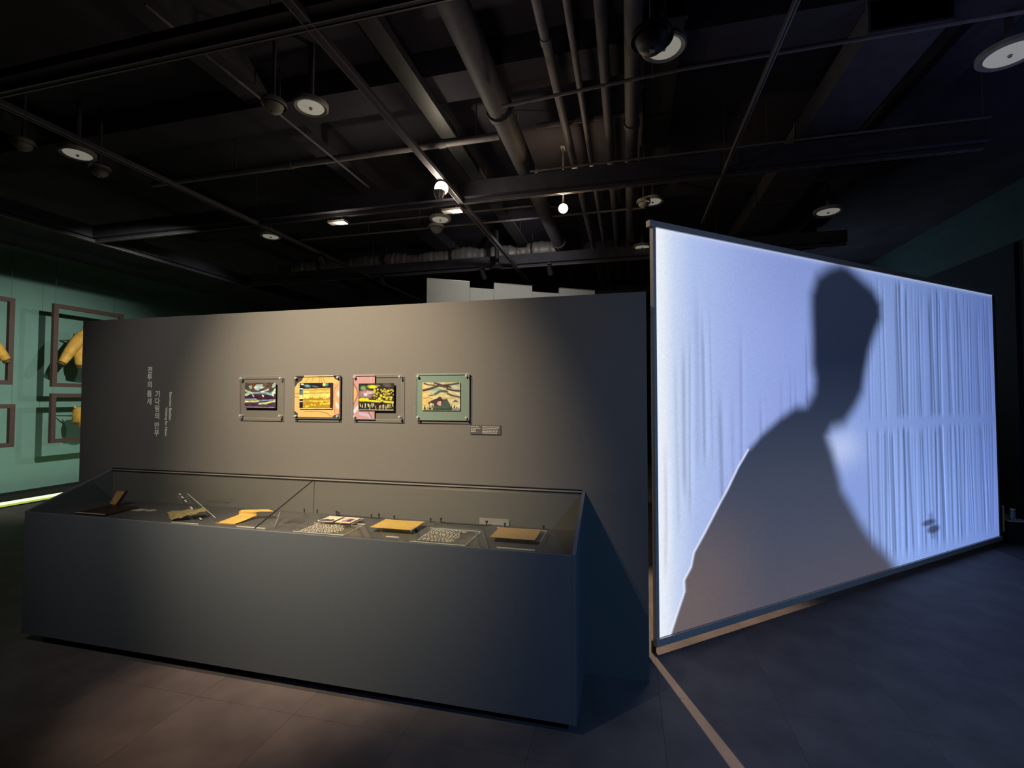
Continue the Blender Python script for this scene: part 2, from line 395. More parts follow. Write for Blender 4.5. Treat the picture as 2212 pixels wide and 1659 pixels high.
c1.stroke([q(520, 530), q(610, 500), q(640, 490)], .03, (185, 205, 215)); c1.stroke([q(245, 500), q(290, 520), q(360, 545)], .03, (200, 225, 200)); c1.blob(*q(270, 575), .08, .03, (205, 228, 190), -.2)
c1.stroke([q(720, 560), q(760, 480)], .04, (200, 228, 215))
for (x_, y_) in ((385, 597), (552, 598), (722, 590)): c1.poly([q(x_ - 18, y_ - 20), q(x_ - 2, y_ - 24), q(x_ + 22, y_ + 8), q(x_ + 6, y_ + 20), q(x_ - 12, y_ + 4)], (222, 226, 224))
c1.stroke([q(240, 655), q(420, 650), q(500, 675), q(640, 668), q(765, 660)], .022, (150, 165, 225))
c1.stroke([q(240, 692), q(420, 690), q(470, 683)], .035, (222, 232, 150)); c1.stroke([q(490, 728), q(600, 722), q(690, 697), q(765, 685)], .03, (222, 235, 150)); c1.blob(*q(600, 728), .07, .03, (235, 240, 180), 0)
c1.stroke([q(445, 660), q(540, 668)], .02, (60, 110, 110)); c1.stroke([q(250, 785), q(765, 795)], .02, (170, 140, 170))
# picture 2: dark-edged field with a yellow reflection painted over its middle
q = N(1180, 380, 1730, 810); c2 = Canvas(NX, NY, (34, 32, 46))
for p, rx, ry, col in (((1310, 430), .09, .05, (110, 165, 185)), ((1225, 402), .05, .03, (225, 225, 225)), ((1440, 440), .1, .03, (95, 115, 125)), ((1595, 410), .05, .06, (235, 225, 150)), ((1640, 410), .04, .06, (80, 150, 165)), ((1215, 535), .05, .09, (85, 130, 150))):
    c2.blob(*q(*p), rx, ry, col, .2)
c2.rect(0, .2, .11, .25, (245, 235, 215)); c2.rect(0, .46, .1, .62, (240, 232, 150)); c2.rect(0, .70, .1, .73, (240, 225, 190))
c2.poly([q(1240, 478), q(1700, 462), q(1722, 815), q(1240, 812)], (232, 196, 108))
c2.poly([q(1240, 560), q(1720, 540), q(1720, 640), q(1240, 640)], (244, 228, 130)); c2.blob(*q(1300, 520), .09, .05, (240, 220, 120), .2)
c2.stroke([q(1240, 500), q(1420, 500), q(1700, 480)], .012, (170, 130, 70)); c2.stroke([q(1245, 560), q(1440, 550), q(1710, 545)], .012, (160, 130, 60))
tr = [q(1240, 815), q(1240, 645)] + [q(1260 + i * 20, 640 - 26 * (i % 2) + 10 * math.sin(i * .8)) for i in range(23)] + [q(1725, 815)]
c2.poly(tr, (186, 146, 52))
for p in ((1370, 678), (1420, 680), (1470, 682), (1330, 762), (1300, 770), (1390, 745), (1440, 745), (1540, 728), (1580, 724), (1620, 722), (1660, 720), (1560, 690), (1690, 712)): c2.blob(*q(*p), .03, .035, (240, 232, 50), -.4)
c2.rect(.1, .68, .96, .705, (240, 225, 110), .7); c2.rect(.93, .1, 1, 1, (70, 40, 40)); c2.rect(.0, .97, 1, 1, (245, 225, 170))
# picture 3: black night with yellow lights
q = N(225, 295, 685, 655); c3 = Canvas(NX, NY, (44, 39, 34))
c3.blob(*q(285, 352), .08, .07, (110, 165, 105), -.3); c3.blob(*q(405, 338), .13, .06, (232, 226, 40), .05); c3.blob(*q(470, 325), .08, .03, (150, 150, 120), .1); c3.blob(*q(600, 320), .12, .06, (96, 88, 90), .2)
c3.blob(*q(320, 440), .2, .16, (172, 138, 148)); c3.blob(*q(315, 445), .05, .06, (235, 232, 240)); c3.stroke([q(340, 420), q(430, 410)], .05, (205, 190, 190))
for i in range(75):
    x, y = rng.uniform(.44, .99), rng.uniform(.2, .62); c3.blob(x, y, rng.uniform(.012, .035), rng.uniform(.012, .035), (215, 200, 70) if i % 3 else (170, 150, 90), rng.uniform(0, 3))
for x, y in ((500, 500), (520, 455), (560, 475), (650, 485), (595, 500), (610, 395)): c3.blob(*q(x, y), .035, .04, (238, 232, 60))
c3.stroke([q(250, 515), q(335, 512)], .055, (242, 236, 20)); c3.stroke([q(350, 527), q(480, 535)], .035, (235, 228, 60)); c3.stroke([q(500, 540), q(540, 520)], .03, (235, 228, 90)); c3.stroke([q(560, 538), q(680, 548)], .035, (238, 230, 70))
for i in range(26):
    x = rng.uniform(.02, .98); y = rng.uniform(.78, .95); c3.stroke([(x, y - .06), (x + rng.uniform(-.02, .02), y + .04)], .014, (222, 215, 185) if i % 2 else (190, 180, 130))
c3.rect(0, .97, 1, 1, (225, 215, 190))
# picture 4: wooded hill under a cream sky
q = N(1065, 285, 1565, 660); c4 = Canvas(NX, NY, (226, 216, 170))
c4.rect(0, 0, .12, 1, (240, 212, 136)); c4.blob(*q(1110, 520), .2, .12, (242, 210, 132)); c4.blob(*q(1500, 360), .15, .12, (196, 206, 190)); c4.blob(*q(1260, 390), .12, .08, (150, 190, 175))
DK = (84, 66, 68)
for pts, wd, col in (([(1080, 392), (1180, 368), (1290, 325), (1400, 348)], .045, DK), ([(1090, 298), (1150, 318), (1230, 322)], .025, DK), ([(1225, 290), (1330, 325), (1430, 318), (1545, 298)], .035, DK), ([(1390, 330), (1440, 352)], .03, (60, 60, 62)),
                     ([(1395, 372), (1480, 395), (1555, 400)], .035, DK), ([(1240, 440), (1310, 400), (1390, 408)], .045, (92, 104, 100)), ([(1400, 435), (1460, 462), (1555, 482)], .03, (110, 96, 88)), ([(1155, 466), (1240, 448)], .022, (120, 116, 96)), ([(1080, 500), (1150, 490), (1200, 505)], .015, (170, 140, 90)), ([(1340, 500), (1500, 492)], .02, (190, 176, 110))):
    c4.stroke([q(*p) for p in pts], wd, col)
c4.poly([q(1125, 575), q(1165, 545), q(1215, 515), q(1260, 500), q(1300, 472), q(1340, 515), q(1395, 505), q(1440, 590), q(1465, 655), q(1200, 655), q(1225, 575), q(1190, 560)], (84, 58, 66))
for x, y in ((1190, 520), (1225, 508), (1262, 488), (1283, 482), (1300, 466), (1320, 490), (1345, 500), (1370, 500), (1395, 495), (1160, 545)): c4.poly([q(x - 10, y + 40), q(x, y), q(x + 10, y + 40)], (74, 52, 60))
for i in range(16): x = 1140 + i * 21; y = 600 - 90 * math.exp(-((x - 1320) / 110) ** 2); c4.poly([q(x - 9, y + 60), q(x, y + rng.uniform(-12, 12)), q(x + 9, y + 60)], (70, 54, 62) if i % 2 else (78, 92, 90))
c4.poly([q(1255, 575), q(1275, 540), q(1320, 540), q(1310, 610), q(1285, 590)], (222, 178, 160))
c4.poly([q(1195, 655), q(1235, 590), q(1300, 610), q(1350, 540), q(1405, 525), q(1440, 600), q(1470, 655)], (74, 98, 92))
c4.poly([q(1460, 556), q(1485, 530), q(1510, 518), q(1548, 552), q(1505, 545)], (96, 78, 92))
for x, h in ((1100, 70), (1175, 34), (1490, 80), (1520, 50), (1545, 40)): c4.poly([q(x - 16, 655), q(x, 655 - h), q(x + 16, 655)], (58, 52, 50))
c4.rect(.8, .92, 1, 1, (150, 150, 160)); c4.rect(.3, .93, .78, 1, (62, 74, 74))
c1.brush(.45, 1); c2.brush(.22, 2); c3.brush(.30, 3); c4.brush(.20, 4)
arts = [(c1, -2.502, -2.506, 1.620, None, 'leftmost acrylic-mounted painting, dark storm clouds over a pale shore'),
        (c2, -2.050, -2.056, 1.615, 'yellow', 'acrylic-mounted field painting with a painted yellow reflection over and behind it'),
        (c3, -1.595, -1.602, 1.608, 'pink', 'acrylic-mounted night painting with yellow lights with a painted pink reflection behind its left half'),
        (c4, -1.140, -1.146, 1.611, 'green', 'rightmost acrylic-mounted painting, wooded hill under cream sky with a painted grey-green reflection behind it')]
for cv, ax, px, pz, painted_reflection, lab in arts:
    az = 1.608; hw, hh = .18, .147
    t = thing('framed_painting', lab, 'painting', (ax, 2.77, az - hh), 'paintings in acrylic on the partition')
    if painted_reflection == 'yellow':  # yellow reflection painted on a cut sheet behind the acrylic
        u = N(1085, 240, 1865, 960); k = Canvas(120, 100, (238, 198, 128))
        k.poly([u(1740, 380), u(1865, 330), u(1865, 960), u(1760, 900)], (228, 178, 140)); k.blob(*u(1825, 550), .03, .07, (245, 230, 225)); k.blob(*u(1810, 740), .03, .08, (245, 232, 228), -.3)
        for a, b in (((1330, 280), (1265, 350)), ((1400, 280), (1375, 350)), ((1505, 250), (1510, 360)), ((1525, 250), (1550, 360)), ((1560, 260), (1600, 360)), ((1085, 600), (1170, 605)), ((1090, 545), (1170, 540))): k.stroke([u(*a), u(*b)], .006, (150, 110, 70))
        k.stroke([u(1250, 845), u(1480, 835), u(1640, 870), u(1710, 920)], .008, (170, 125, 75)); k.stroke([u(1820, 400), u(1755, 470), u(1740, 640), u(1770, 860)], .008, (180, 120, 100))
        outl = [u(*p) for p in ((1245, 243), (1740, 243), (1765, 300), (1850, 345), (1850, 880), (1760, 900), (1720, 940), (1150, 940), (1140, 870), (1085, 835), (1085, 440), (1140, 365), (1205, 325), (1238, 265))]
        o = k.mesh('painted_reflection', ax - hw, ax + hw, az - hh, az + hh, 2.7706, t, depth=.0008)
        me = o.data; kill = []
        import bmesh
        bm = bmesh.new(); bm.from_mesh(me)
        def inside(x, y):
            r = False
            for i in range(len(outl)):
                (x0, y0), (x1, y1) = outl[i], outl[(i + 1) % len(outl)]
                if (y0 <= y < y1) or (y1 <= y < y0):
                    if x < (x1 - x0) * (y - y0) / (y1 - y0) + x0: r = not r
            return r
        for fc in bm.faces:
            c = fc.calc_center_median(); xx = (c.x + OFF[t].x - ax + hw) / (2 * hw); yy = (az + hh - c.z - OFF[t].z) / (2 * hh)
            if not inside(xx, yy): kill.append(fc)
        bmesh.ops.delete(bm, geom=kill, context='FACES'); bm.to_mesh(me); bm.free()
    if painted_reflection == 'pink':  # pink reflection painted on a sheet behind the left part
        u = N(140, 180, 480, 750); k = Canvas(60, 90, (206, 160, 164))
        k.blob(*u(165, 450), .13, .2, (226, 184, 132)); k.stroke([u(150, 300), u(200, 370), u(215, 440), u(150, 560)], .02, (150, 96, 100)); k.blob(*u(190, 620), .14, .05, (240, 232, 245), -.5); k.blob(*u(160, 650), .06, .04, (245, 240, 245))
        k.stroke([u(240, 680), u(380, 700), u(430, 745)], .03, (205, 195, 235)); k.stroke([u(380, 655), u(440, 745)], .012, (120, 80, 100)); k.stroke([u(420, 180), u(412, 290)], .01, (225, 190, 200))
        k.mesh('painted_reflection', ax - hw, ax - hw + .36 * .44, az - hh, az + hh, 2.7706, t, depth=.0008)
    if painted_reflection == 'green':  # grey-green reflection put into one even sheet colour
        k = Canvas(30, 24, (134, 156, 146)); k.mesh('painted_reflection', ax - hw, ax + hw, az - hh, az + hh, 2.7706, t, depth=.0008)
    cv.mesh('painting', px - .128, px + .128, pz - .0885, pz + .0885, 2.7625, t, depth=.004)
    boxo('acrylic_front', 'acrylic', (ax - hw, ax + hw, 2.7560, 2.7590, az - hh, az + hh), t)
    e = MB()
    for dx in (-1, 1): e.box(ax + dx * hw - .0012, ax + dx * hw + .0012, 2.7558, 2.7592, az - hh, az + hh)
    for dz in (-1, 1): e.box(ax - hw, ax + hw, 2.7558, 2.7592, az + dz * hh - .0012, az + dz * hh + .0012)
    e.build('acrylic_edge', 'aluminium', t)
    for dx in (-1, 1):
        for dz in (-1, 1):
            MB().lathe([(0, -.034), (.0065, -.034), (.0085, -.031), (.0085, -.024), (.006, -.023), (.006, 0), (0, 0)], (ax + dx * (hw - .016), 2.7838, az + dz * (hh - .016)), (0, 1, 0), 16).build('standoff', 'chrome', t)
# caption plate under the last picture
cp = thing('wall_caption', 'small dark caption plate with white print under the rightmost painting', 'caption', (-.857, 2.783, 1.375))
boxo('plate', 'caption_dark', (-.956, -.759, 2.7785, 2.7838, 1.375, 1.432), cp)
def words_block(mb, x0, x1, z1, rows, pitch, h, y, ragged=.25):
    for r in range(rows):
        x = x0; end = x1 - random.uniform(0, ragged) * (x1 - x0)
        while x < end - .004:
            wl = random.uniform(.005, .015); mb.box(x, min(x + wl, end), y, y + .0003, z1 - r * pitch - h, z1 - r * pitch); x += wl + .003
mb = MB(); words_block(mb, -.951, -.89, 1.4235, 4, .0095, .0030, 2.7782, .5); words_block(mb, -.876, -.768, 1.4235, 5, .0095, .0030, 2.7782, .15)
mb.build('print', 'print_white', cp)

# ------------------------------------------------------------------ exhibits on the deck of the case
DZ = 0.822
def sheet_on_stand(label, name, cat, x0, x1, y0, y1, mat, z=0.850, margin=(.0, .0), group=None):
    t = thing('acrylic_stand', 'low clear acrylic stand under the ' + label, 'stand', ((x0 + x1) / 2, (y0 + y1) / 2, DZ), 'acrylic stands in the display case')
    boxo('shelf', 'acrylic', (x0 - margin[0], x1 + margin[1], y0 - .004, y1 + .004, z - .0045, z - .0008), t)
    for xx in (x0 + .02, x1 - .02): boxo('leg', 'acrylic', (xx - .002, xx + .002, y0 + .03, y1 - .03, DZ, z - .0045), t)
    for xx in (x0 + .005, x1 - .005): MB().lathe([(0, 0), (.004, 0), (.004, .018), (.007, .021), (.007, .027), (0, .027)], (xx, min(y1 + .10, 2.755), DZ), (0, 0, 1), 10).build('pin', 'lamp_black', t)
    e = MB().box(x0 - margin[0], x1 + margin[1], y1 + .003, y1 + .0045, z - .0045, z - .0006).box(x1 + margin[1] - .0008, x1 + margin[1] + .0008, y0 - .004, y1 + .004, z - .0045, z - .0006)
    e.build('edge', 'edge_white', t)
    if mat is None: return t
    # slightly uneven old paper
    n = 12; v = []; f = []
    for j in range(n + 1):
        for i in range(n + 1):
            a, b = i / n, j / n
            v.append((x0 + a * (x1 - x0) + .001 * math.sin(b * 21 + x0 * 50), y0 + b * (y1 - y0) + .001 * math.sin(a * 25 + x0 * 30), z + .0012 + .0012 * (1 + math.sin(a * 5 + x0 * 9) * math.sin(b * 4))))
    for j in range(n):
        for i in range(n): k = j * (n + 1) + i; f.append((k, k + 1, k + n + 2, k + n + 1))
    o = MB().add(v, f).build(name, mat, None, ((x0 + x1) / 2, (y0 + y1) / 2, z)); o.modifiers.new('solid', 'SOLIDIFY').thickness = .0008
    return tag(o, label, cat, group)
sheet_on_stand('yellowed letter between the two printed caption panels', 'old_letter', 'paper', -1.457, -1.197, 2.456, 2.640, 'paper_yellow')
sheet_on_stand('brown kraft document at the right end of the case', 'old_document', 'paper', -.727, -.481, 2.441, 2.641, 'paper_kraft', margin=(.017, .030))
def strip(label, x0, x1, y, z=DZ + .002):
    tag(boxo('label_strip', 'card_white', (x0, x1, y - .004, y + .004, DZ, z + .002), None, ((x0 + x1) / 2, y, DZ)), label, 'label', 'label strips in the display case')
strip('thin white label strip in front of the olive cloth', -2.78, -2.572, 2.355)
strip('thin white label strip in front of the yellow scroll', -2.305, -2.10, 2.373)
strip('short white label strip left of the two photographs', -1.918, -1.83, 2.612)
strip('short white label strip right of the two photographs', -1.655, -1.57, 2.596)
strip('short white label strip in front of the yellowed letter', -1.322, -1.242, 2.402)
strip('long white label strip in front of the brown document', -.668, -.465, 2.366)
def caption_panel(label, x0, x1, y0, y1, rows):
    z = .832
    t = thing('caption_panel', label, 'caption', ((x0 + x1) / 2, (y0 + y1) / 2, DZ), 'printed acrylic captions in the case')
    boxo('panel', 'acrylic', (x0, x1, y0, y1, z - .003, z), t)
    MB().box(x0, x1, y0 - .001, y0 + .0008, z - .003, z + .0004).box(x1 - .0008, x1 + .001, y0, y1, z - .003, z + .0004).box(x0, x1, y1 - .0006, y1 + .0006, z - .002, z + .0002).build('edge', 'edge_white', t)
    m = MB(); pitch = (y1 - y0) * .86 / rows
    for xx in (x0 + .01, x1 - .01): MB().lathe([(0, 0), (.004, 0), (.004, .020), (.008, .023), (.008, .031), (0, .031)], (xx, 2.748, DZ), (0, 0, 1), 10).build('pin', 'lamp_black', t)
    boxo('pin_shadow_bar', 'lamp_black', (x0 + .014, x1 - .014, 2.745, 2.749, DZ, DZ + .004), t)  # dark bar standing in for the shadow band between the pins
    for r in range(rows):
        x = x0 + .03; yy = y1 - .02 - r * pitch; end = x1 - .06 - random.uniform(0, .05)
        while x < end:
            wl = random.uniform(.006, .020); m.box(x, min(x + wl, end), yy - pitch * .34, yy, z + .0002, z + .0006); x += wl + .007
    m.build('print', 'print_white', t)
    for xx in (x0 + .02, x1 - .02):
        for yy in (y0 + .02, y1 - .02): MB().lathe([(0, 0), (.005, 0), (.005, z - .003 - DZ), (0, z - .003 - DZ)], (xx, yy, DZ), (0, 0, 1), 10).build('spacer', 'chrome', t)
caption_panel('clear caption panel of white print in front of the two photographs', -1.885, -1.555, 2.345, 2.53, 9)
caption_panel('clear caption panel of white print left of the brown document', -1.146, -.829, 2.335, 2.600, 10)
# two photographs
for lab, x0, x1, dark in (('left photograph of the pair behind the caption panel', -1.846, -1.75, 0), ('right photograph of the pair behind the caption panel, with magenta figure', -1.727, -1.626, 1)):
    t = thing('photograph', lab, 'photograph', ((x0 + x1) / 2, 2.58, DZ), 'pair of photographs in the case')
    boxo('print_sheet', 'photo_ivory', (x0, x1, 2.515, 2.638, .848, .8495), t)
    if dark:
        MB().prism([(x0 + .03, 2.53, .8497), (x1 - .01, 2.53, .8497), (x1 - .018, 2.60, .8497), (x0 + .045, 2.605, .8497), (x0 + .02, 2.56, .8497)], (0, 0, .0004)).build('figure', 'photo_magenta', t)
        MB().prism([(x1 - .045, 2.54, .8502), (x1 - .018, 2.545, .8502), (x1 - .025, 2.60, .8502), (x1 - .05, 2.59, .8502)], (0, 0, .0004)).build('figure', 'photo_navy', t)
    else:
        MB().prism([(x0 + .004, 2.518, .8497), (x1 - .01, 2.52, .8497), (x1 - .004, 2.55, .8497), (x1 - .03, 2.575, .8497), (x0 + .06, 2.56, .8497), (x0 + .03, 2.568, .8497), (x0 + .004, 2.55, .8497)], (0, 0, .0004)).build('figure', 'photo_navy', t)
sheet_on_stand('two photographs', '', '', -1.86, -1.61, 2.51, 2.642, None, z=.848)
# reflection in the glass, built as a pale plate at the case back
pc = MB().prism([(-.895, 2.779, .824), (-.705, 2.779, .824), (-.705, 2.782, .862), (-.895, 2.782, .862)], (0, -.002, 0)).build('reflection_plate', 'reflection_grey', None, (-.8, 2.78, DZ))
tag(pc, 'small pale grey reflection built as a plate at the back behind the printed caption', 'card')
# empty acrylic stands (bent sheet with two pins)
def pin_stand(label, x0, x1, y0, y1):
    t = thing('display_stand', label, 'stand', ((x0 + x1) / 2, (y0 + y1) / 2, DZ), 'bent acrylic stands in the case')
    MB().prism([(x0, y0, DZ), (x0, y0 + .004, DZ), (x0, y1, .862), (x0, y1 - .004, .862)], (x1 - x0, 0, 0)).build('sloping_sheet', 'acrylic', t)
    boxo('foot_sheet', 'acrylic', (x0, x1, y1 - .004, y1, DZ, .862), t)
    MB().box(x0, x0 + .0014, y0, y1, DZ + .0002, DZ + .0014).box(x1 - .0014, x1, y0, y1, DZ + .0002, DZ + .0014).build('edge', 'aluminium', t)
    for xx in (x0 + .012, x1 - .012): MB().lathe([(0, 0), (.004, 0), (.004, .016), (.006, .018), (.006, .022), (0, .022)], (xx, y1 - .002, .862), (0, 0, 1), 10).build('pin', 'lamp_black', t)
pin_stand('bent clear acrylic stand between the yellow scroll and the left caption', -2.05, -1.93, 2.37, 2.64)
# olive cloth on a tilted acrylic stand
t = thing('acrylic_stand', 'tilted clear acrylic stand with print under the olive cloth', 'stand', (-2.75, 2.55, DZ), 'acrylic stands in the display case')
MB().prism([(-2.83, 2.44, DZ), (-2.83, 2.70, .905), (-2.83, 2.704, .903), (-2.83, 2.444, DZ)], (.2, 0, 0)).build('sheet', 'acrylic', t)
MB().bar((-2.605, 2.508, .824), (-3.10, 2.743, .91), .004, .002).build('edge', 'edge_white', t)
for a, b in ((.10, .15), (.24, .33), (.42, .50), (.66, .74), (.80, .87), (.92, .98)):
    m = MB(); p, r = Vector((-2.556, 2.38, .826)), Vector((-3.18, 2.745, .91)); m.bar(p.lerp(r, a), p.lerp(r, b), .010, .001); m.build('print_mark', 'edge_white', t)
n = 30; v = []; f = []
P00, P01, P10, P11 = Vector((-2.79, 2.36, .838)), Vector((-2.95, 2.465, .852)), Vector((-2.645, 2.475, .872)), Vector((-2.695, 2.52, .880))
for j in range(n + 1):
    for i in range(n + 1):
        a, b = i / n, j / n
        p = P00.lerp(P01, b).lerp(P10.lerp(P11, b), a)
        p.z += .0035 * math.sin(a * 17 + b * 5) * math.sin(b * 7 + 1) + .005 * math.sin(b * 3.1) - .014 * max(0, .12 - a) / .12 * (.4 + .6 * math.sin(b * 5)) + .002 * math.sin(a * 41 + b * 9)
        p.y += .006 * math.sin(a * 9) + .004 * math.sin(a * 23)
        v.append((p.x, p.y, max(p.z, DZ + .003)))
for j in range(n):
    for i in range(n): k = j * (n + 1) + i; f.append((k, k + 1, k + n + 2, k + n + 1))
mb = MB().add(v, f); mb.smooth = True
o = mb.build('folded_cloth', 'cloth_olive', None, (-2.78, 2.45, .83)); o.modifiers.new('solid', 'SOLIDIFY').thickness = .004
tag(o, 'crumpled olive brown cloth lying in the case left of the yellow scroll', 'cloth')
# yellow scroll: lower leaf on the deck, rolled fold, upper leaf on a stand
LE = [(-2.488, 2.397, .826), (-2.470, 2.465, .835), (-2.455, 2.525, .844), (-2.450, 2.540, .848), (-2.458, 2.543, .856), (-2.457, 2.545, .866), (-2.444, 2.552, .874), (-2.40, 2.566, .875), (-2.34, 2.585, .874), (-2.285, 2.602, .876)]
RE = [(-2.348, 2.405, .826), (-2.338, 2.475, .835), (-2.328, 2.540, .844), (-2.322, 2.553, .848), (-2.326, 2.550, .856), (-2.322, 2.545, .866), (-2.305, 2.545, .873), (-2.275, 2.550, .874), (-2.24, 2.555, .874), (-2.195, 2.560, .877)]
sc_t = thing('paper_scroll', 'long yellow folded paper scroll with a rolled middle', 'scroll', (-2.38, 2.5, DZ))
v = []; f = []
for A_, B_ in zip(LE, RE):
    for q_ in (0, .33, .67, 1): p = Vector(A_).lerp(Vector(B_), q_); v.append(tuple(p))
for i in range(len(LE) - 1):
    for q_ in range(3): k = i * 4 + q_; f.append((k, k + 1, k + 5, k + 4))
mb = MB().add(v, f); mb.smooth = True
o = mb.build('leaf', 'paper_yellow', sc_t); o.modifiers.new('sub', 'SUBSURF').levels = 2; o.modifiers['sub'].render_levels = 2; o.modifiers.new('solid', 'SOLIDIFY').thickness = .0015
MB().prism([(-2.489, 2.395, .823), (-2.347, 2.403, .823), (-2.347, 2.403, .828), (-2.489, 2.395, .828)], (0, .003, 0)).build('edge', 'paper_orange', sc_t)
t = thing('acrylic_stand', 'clear acrylic stand under the yellow scroll', 'stand', (-2.3, 2.6, DZ), 'acrylic stands in the display case')
MB().prism([(-2.43, 2.44, DZ), (-2.43, 2.61, .868), (-2.43, 2.613, .866), (-2.43, 2.443, DZ)], (.24, 0, 0)).build('sheet', 'acrylic', t)
MB().bar((-2.19, 2.60, .866), (-2.06, 2.40, DZ + .003), .004, .002).build('edge', 'aluminium', t)
# dark leather case with a standing notebook at the left end
t = thing('leather_case', 'open dark brown leather case at the left end of the display case', 'case', (-3.5, 2.5, DZ))
MB().prism([(-3.60, 2.36, DZ), (-3.34, 2.36, DZ), (-3.36, 2.60, DZ), (-3.62, 2.60, DZ)], (0, 0, .012)).build('base', 'wine_leather', t, bevel=.003)
MB().prism([(-3.60, 2.36, DZ + .012), (-3.34, 2.36, DZ + .012), (-3.34, 2.364, DZ + .014), (-3.60, 2.364, DZ + .014)], (0, .004, .001)).build('piping', 'bar_metal', t)
t = thing('notebook', 'orange brown notebook standing upright on the dark leather case', 'notebook', (-3.57, 2.62, DZ))
A, B, C_, D_ = Vector((-3.634, 2.600, .838)), Vector((-3.574, 2.596, .836)), Vector((-3.517, 2.622, .930)), Vector((-3.598, 2.624, .927))
MB().prism([A, B, C_, D_], (0, .012, -.003)).build('pages', 'paper_orange', t)
MB().prism([B + Vector((.001, -.004, -.012)), B + Vector((.009, -.004, -.012)), C_ + Vector((.010, -.004, .003)), C_ + Vector((.001, -.004, .003))], (0, .018, -.003)).build('cover', 'wine_leather', t)
for lab, x0, x1, y0, y1, mt in (('grey card lying in front of the orange notebook', -3.46, -3.36, 2.50, 2.57, 'card_white'), ('cream card right of the grey card', -3.345, -3.255, 2.53, 2.585, 'photo_ivory'), ('narrow cream slip left of the olive cloth', -3.24, -3.18, 2.545, 2.585, 'photo_ivory')):
    o = MB().prism([(x0, y0, DZ), (x1 - .02, y0, DZ), (x1, y1, DZ), (x0 + .02, y1, DZ)], (0, 0, .0025)).build('index_card', mt, None, ((x0 + x1) / 2, (y0 + y1) / 2, DZ))
    tag(o, lab, 'card', 'cards in the display case')

# ------------------------------------------------------------------ projection screen
ANG = math.radians(49.77); S0 = Vector((.158, 3.09, 0)); SD = Vector((math.sin(ANG), math.cos(ANG), 0)); SN = Vector((SD.y, -SD.x, 0))
LEN, SB, ST = 4.97, 0.052, 2.730
RISE = 0.045                          # the top bar climbs a little towards the far end
scr = thing('projection_screen', 'tall luminous fabric screen showing a dark blurred head and shoulders silhouette', 'screen', tuple(S0 + SD * LEN / 2))
def SP(s, z, n=0.0): return S0 + SD * s + SN * n + Vector((0, 0, z))
s0, s1, z0, z1 = .028, LEN - .035, .100, 2.700
GX, GZ = 460, 400
gs, gz = np.meshgrid(np.linspace(s0, s1, GX), np.linspace(z0, z1, GZ))
OUT = [(2.068, 2.70), (1.897, 2.645), (1.744, 2.56), (1.666, 2.407), (1.662, 2.277), (1.667, 2.078), (1.661, 1.864), (1.693, 1.736), (1.677, 1.637), (1.591, 1.546), (1.573, 1.52), (1.434, 1.515), (1.266, 1.447), (1.056, 1.336), (.897, 1.226), (.783, 1.105), (.671, .959), (.587, .863), (.442, .687), (.346, .578), (.319, .489), (.256, .415), (.259, .344), (.192, .215), (.122, .078), (.122, 0), (2.86, 0), (2.789, .105), (2.643, .232), (2.444, .367), (2.259, .546), (2.107, .731), (2.007, .844), (1.972, .954), (1.887, 1.162), (1.819, 1.28), (1.893, 1.356), (2.069, 1.389), (2.23, 1.522), (2.341, 1.642), (2.39, 1.811), (2.46, 1.997), (2.57, 2.17), (2.66, 2.285), (2.66, 2.415), (2.54, 2.534), (2.323, 2.623), (2.168, 2.69)]
def soft_at(p):                       # how blurred the outline is there, in metres
    s, z = p
    if s < .95 and z < 1.2: return .014
    if s < 1.6 and z < 1.6: return .04 + .05 * (s - .9)
    return .10
dist = np.full(gs.shape, 1e9); sf = np.zeros(gs.shape); ins = np.zeros(gs.shape, bool)
for i in range(len(OUT)):
    (xa, ya), (xb, yb) = OUT[i], OUT[(i + 1) % len(OUT)]
    ex, ey = xb - xa, yb - ya; L = ex * ex + ey * ey + 1e-12
    t_ = np.clip(((gs - xa) * ex + (gz - ya) * ey) / L, 0, 1); d_ = np.hypot(gs - xa - t_ * ex, gz - ya - t_ * ey)
    near = d_ < dist; dist = np.where(near, d_, dist); sf = np.where(near, soft_at(((xa + xb) / 2, (ya + yb) / 2)), sf)
    if abs(ey) > 1e-9:
        c_ = ((ya <= gz) & (gz < yb)) | ((yb <= gz) & (gz < ya)); ins ^= c_ & (gs < ex * (gz - ya) / ey + xa)
sd = np.where(ins, -dist, dist)
def smooth(a, lo, hi): t_ = np.clip((a - lo) / (hi - lo), 0, 1); return t_ * t_ * (3 - 2 * t_)
alpha = 1 - smooth(sd, -sf * .75, sf * 1.05)
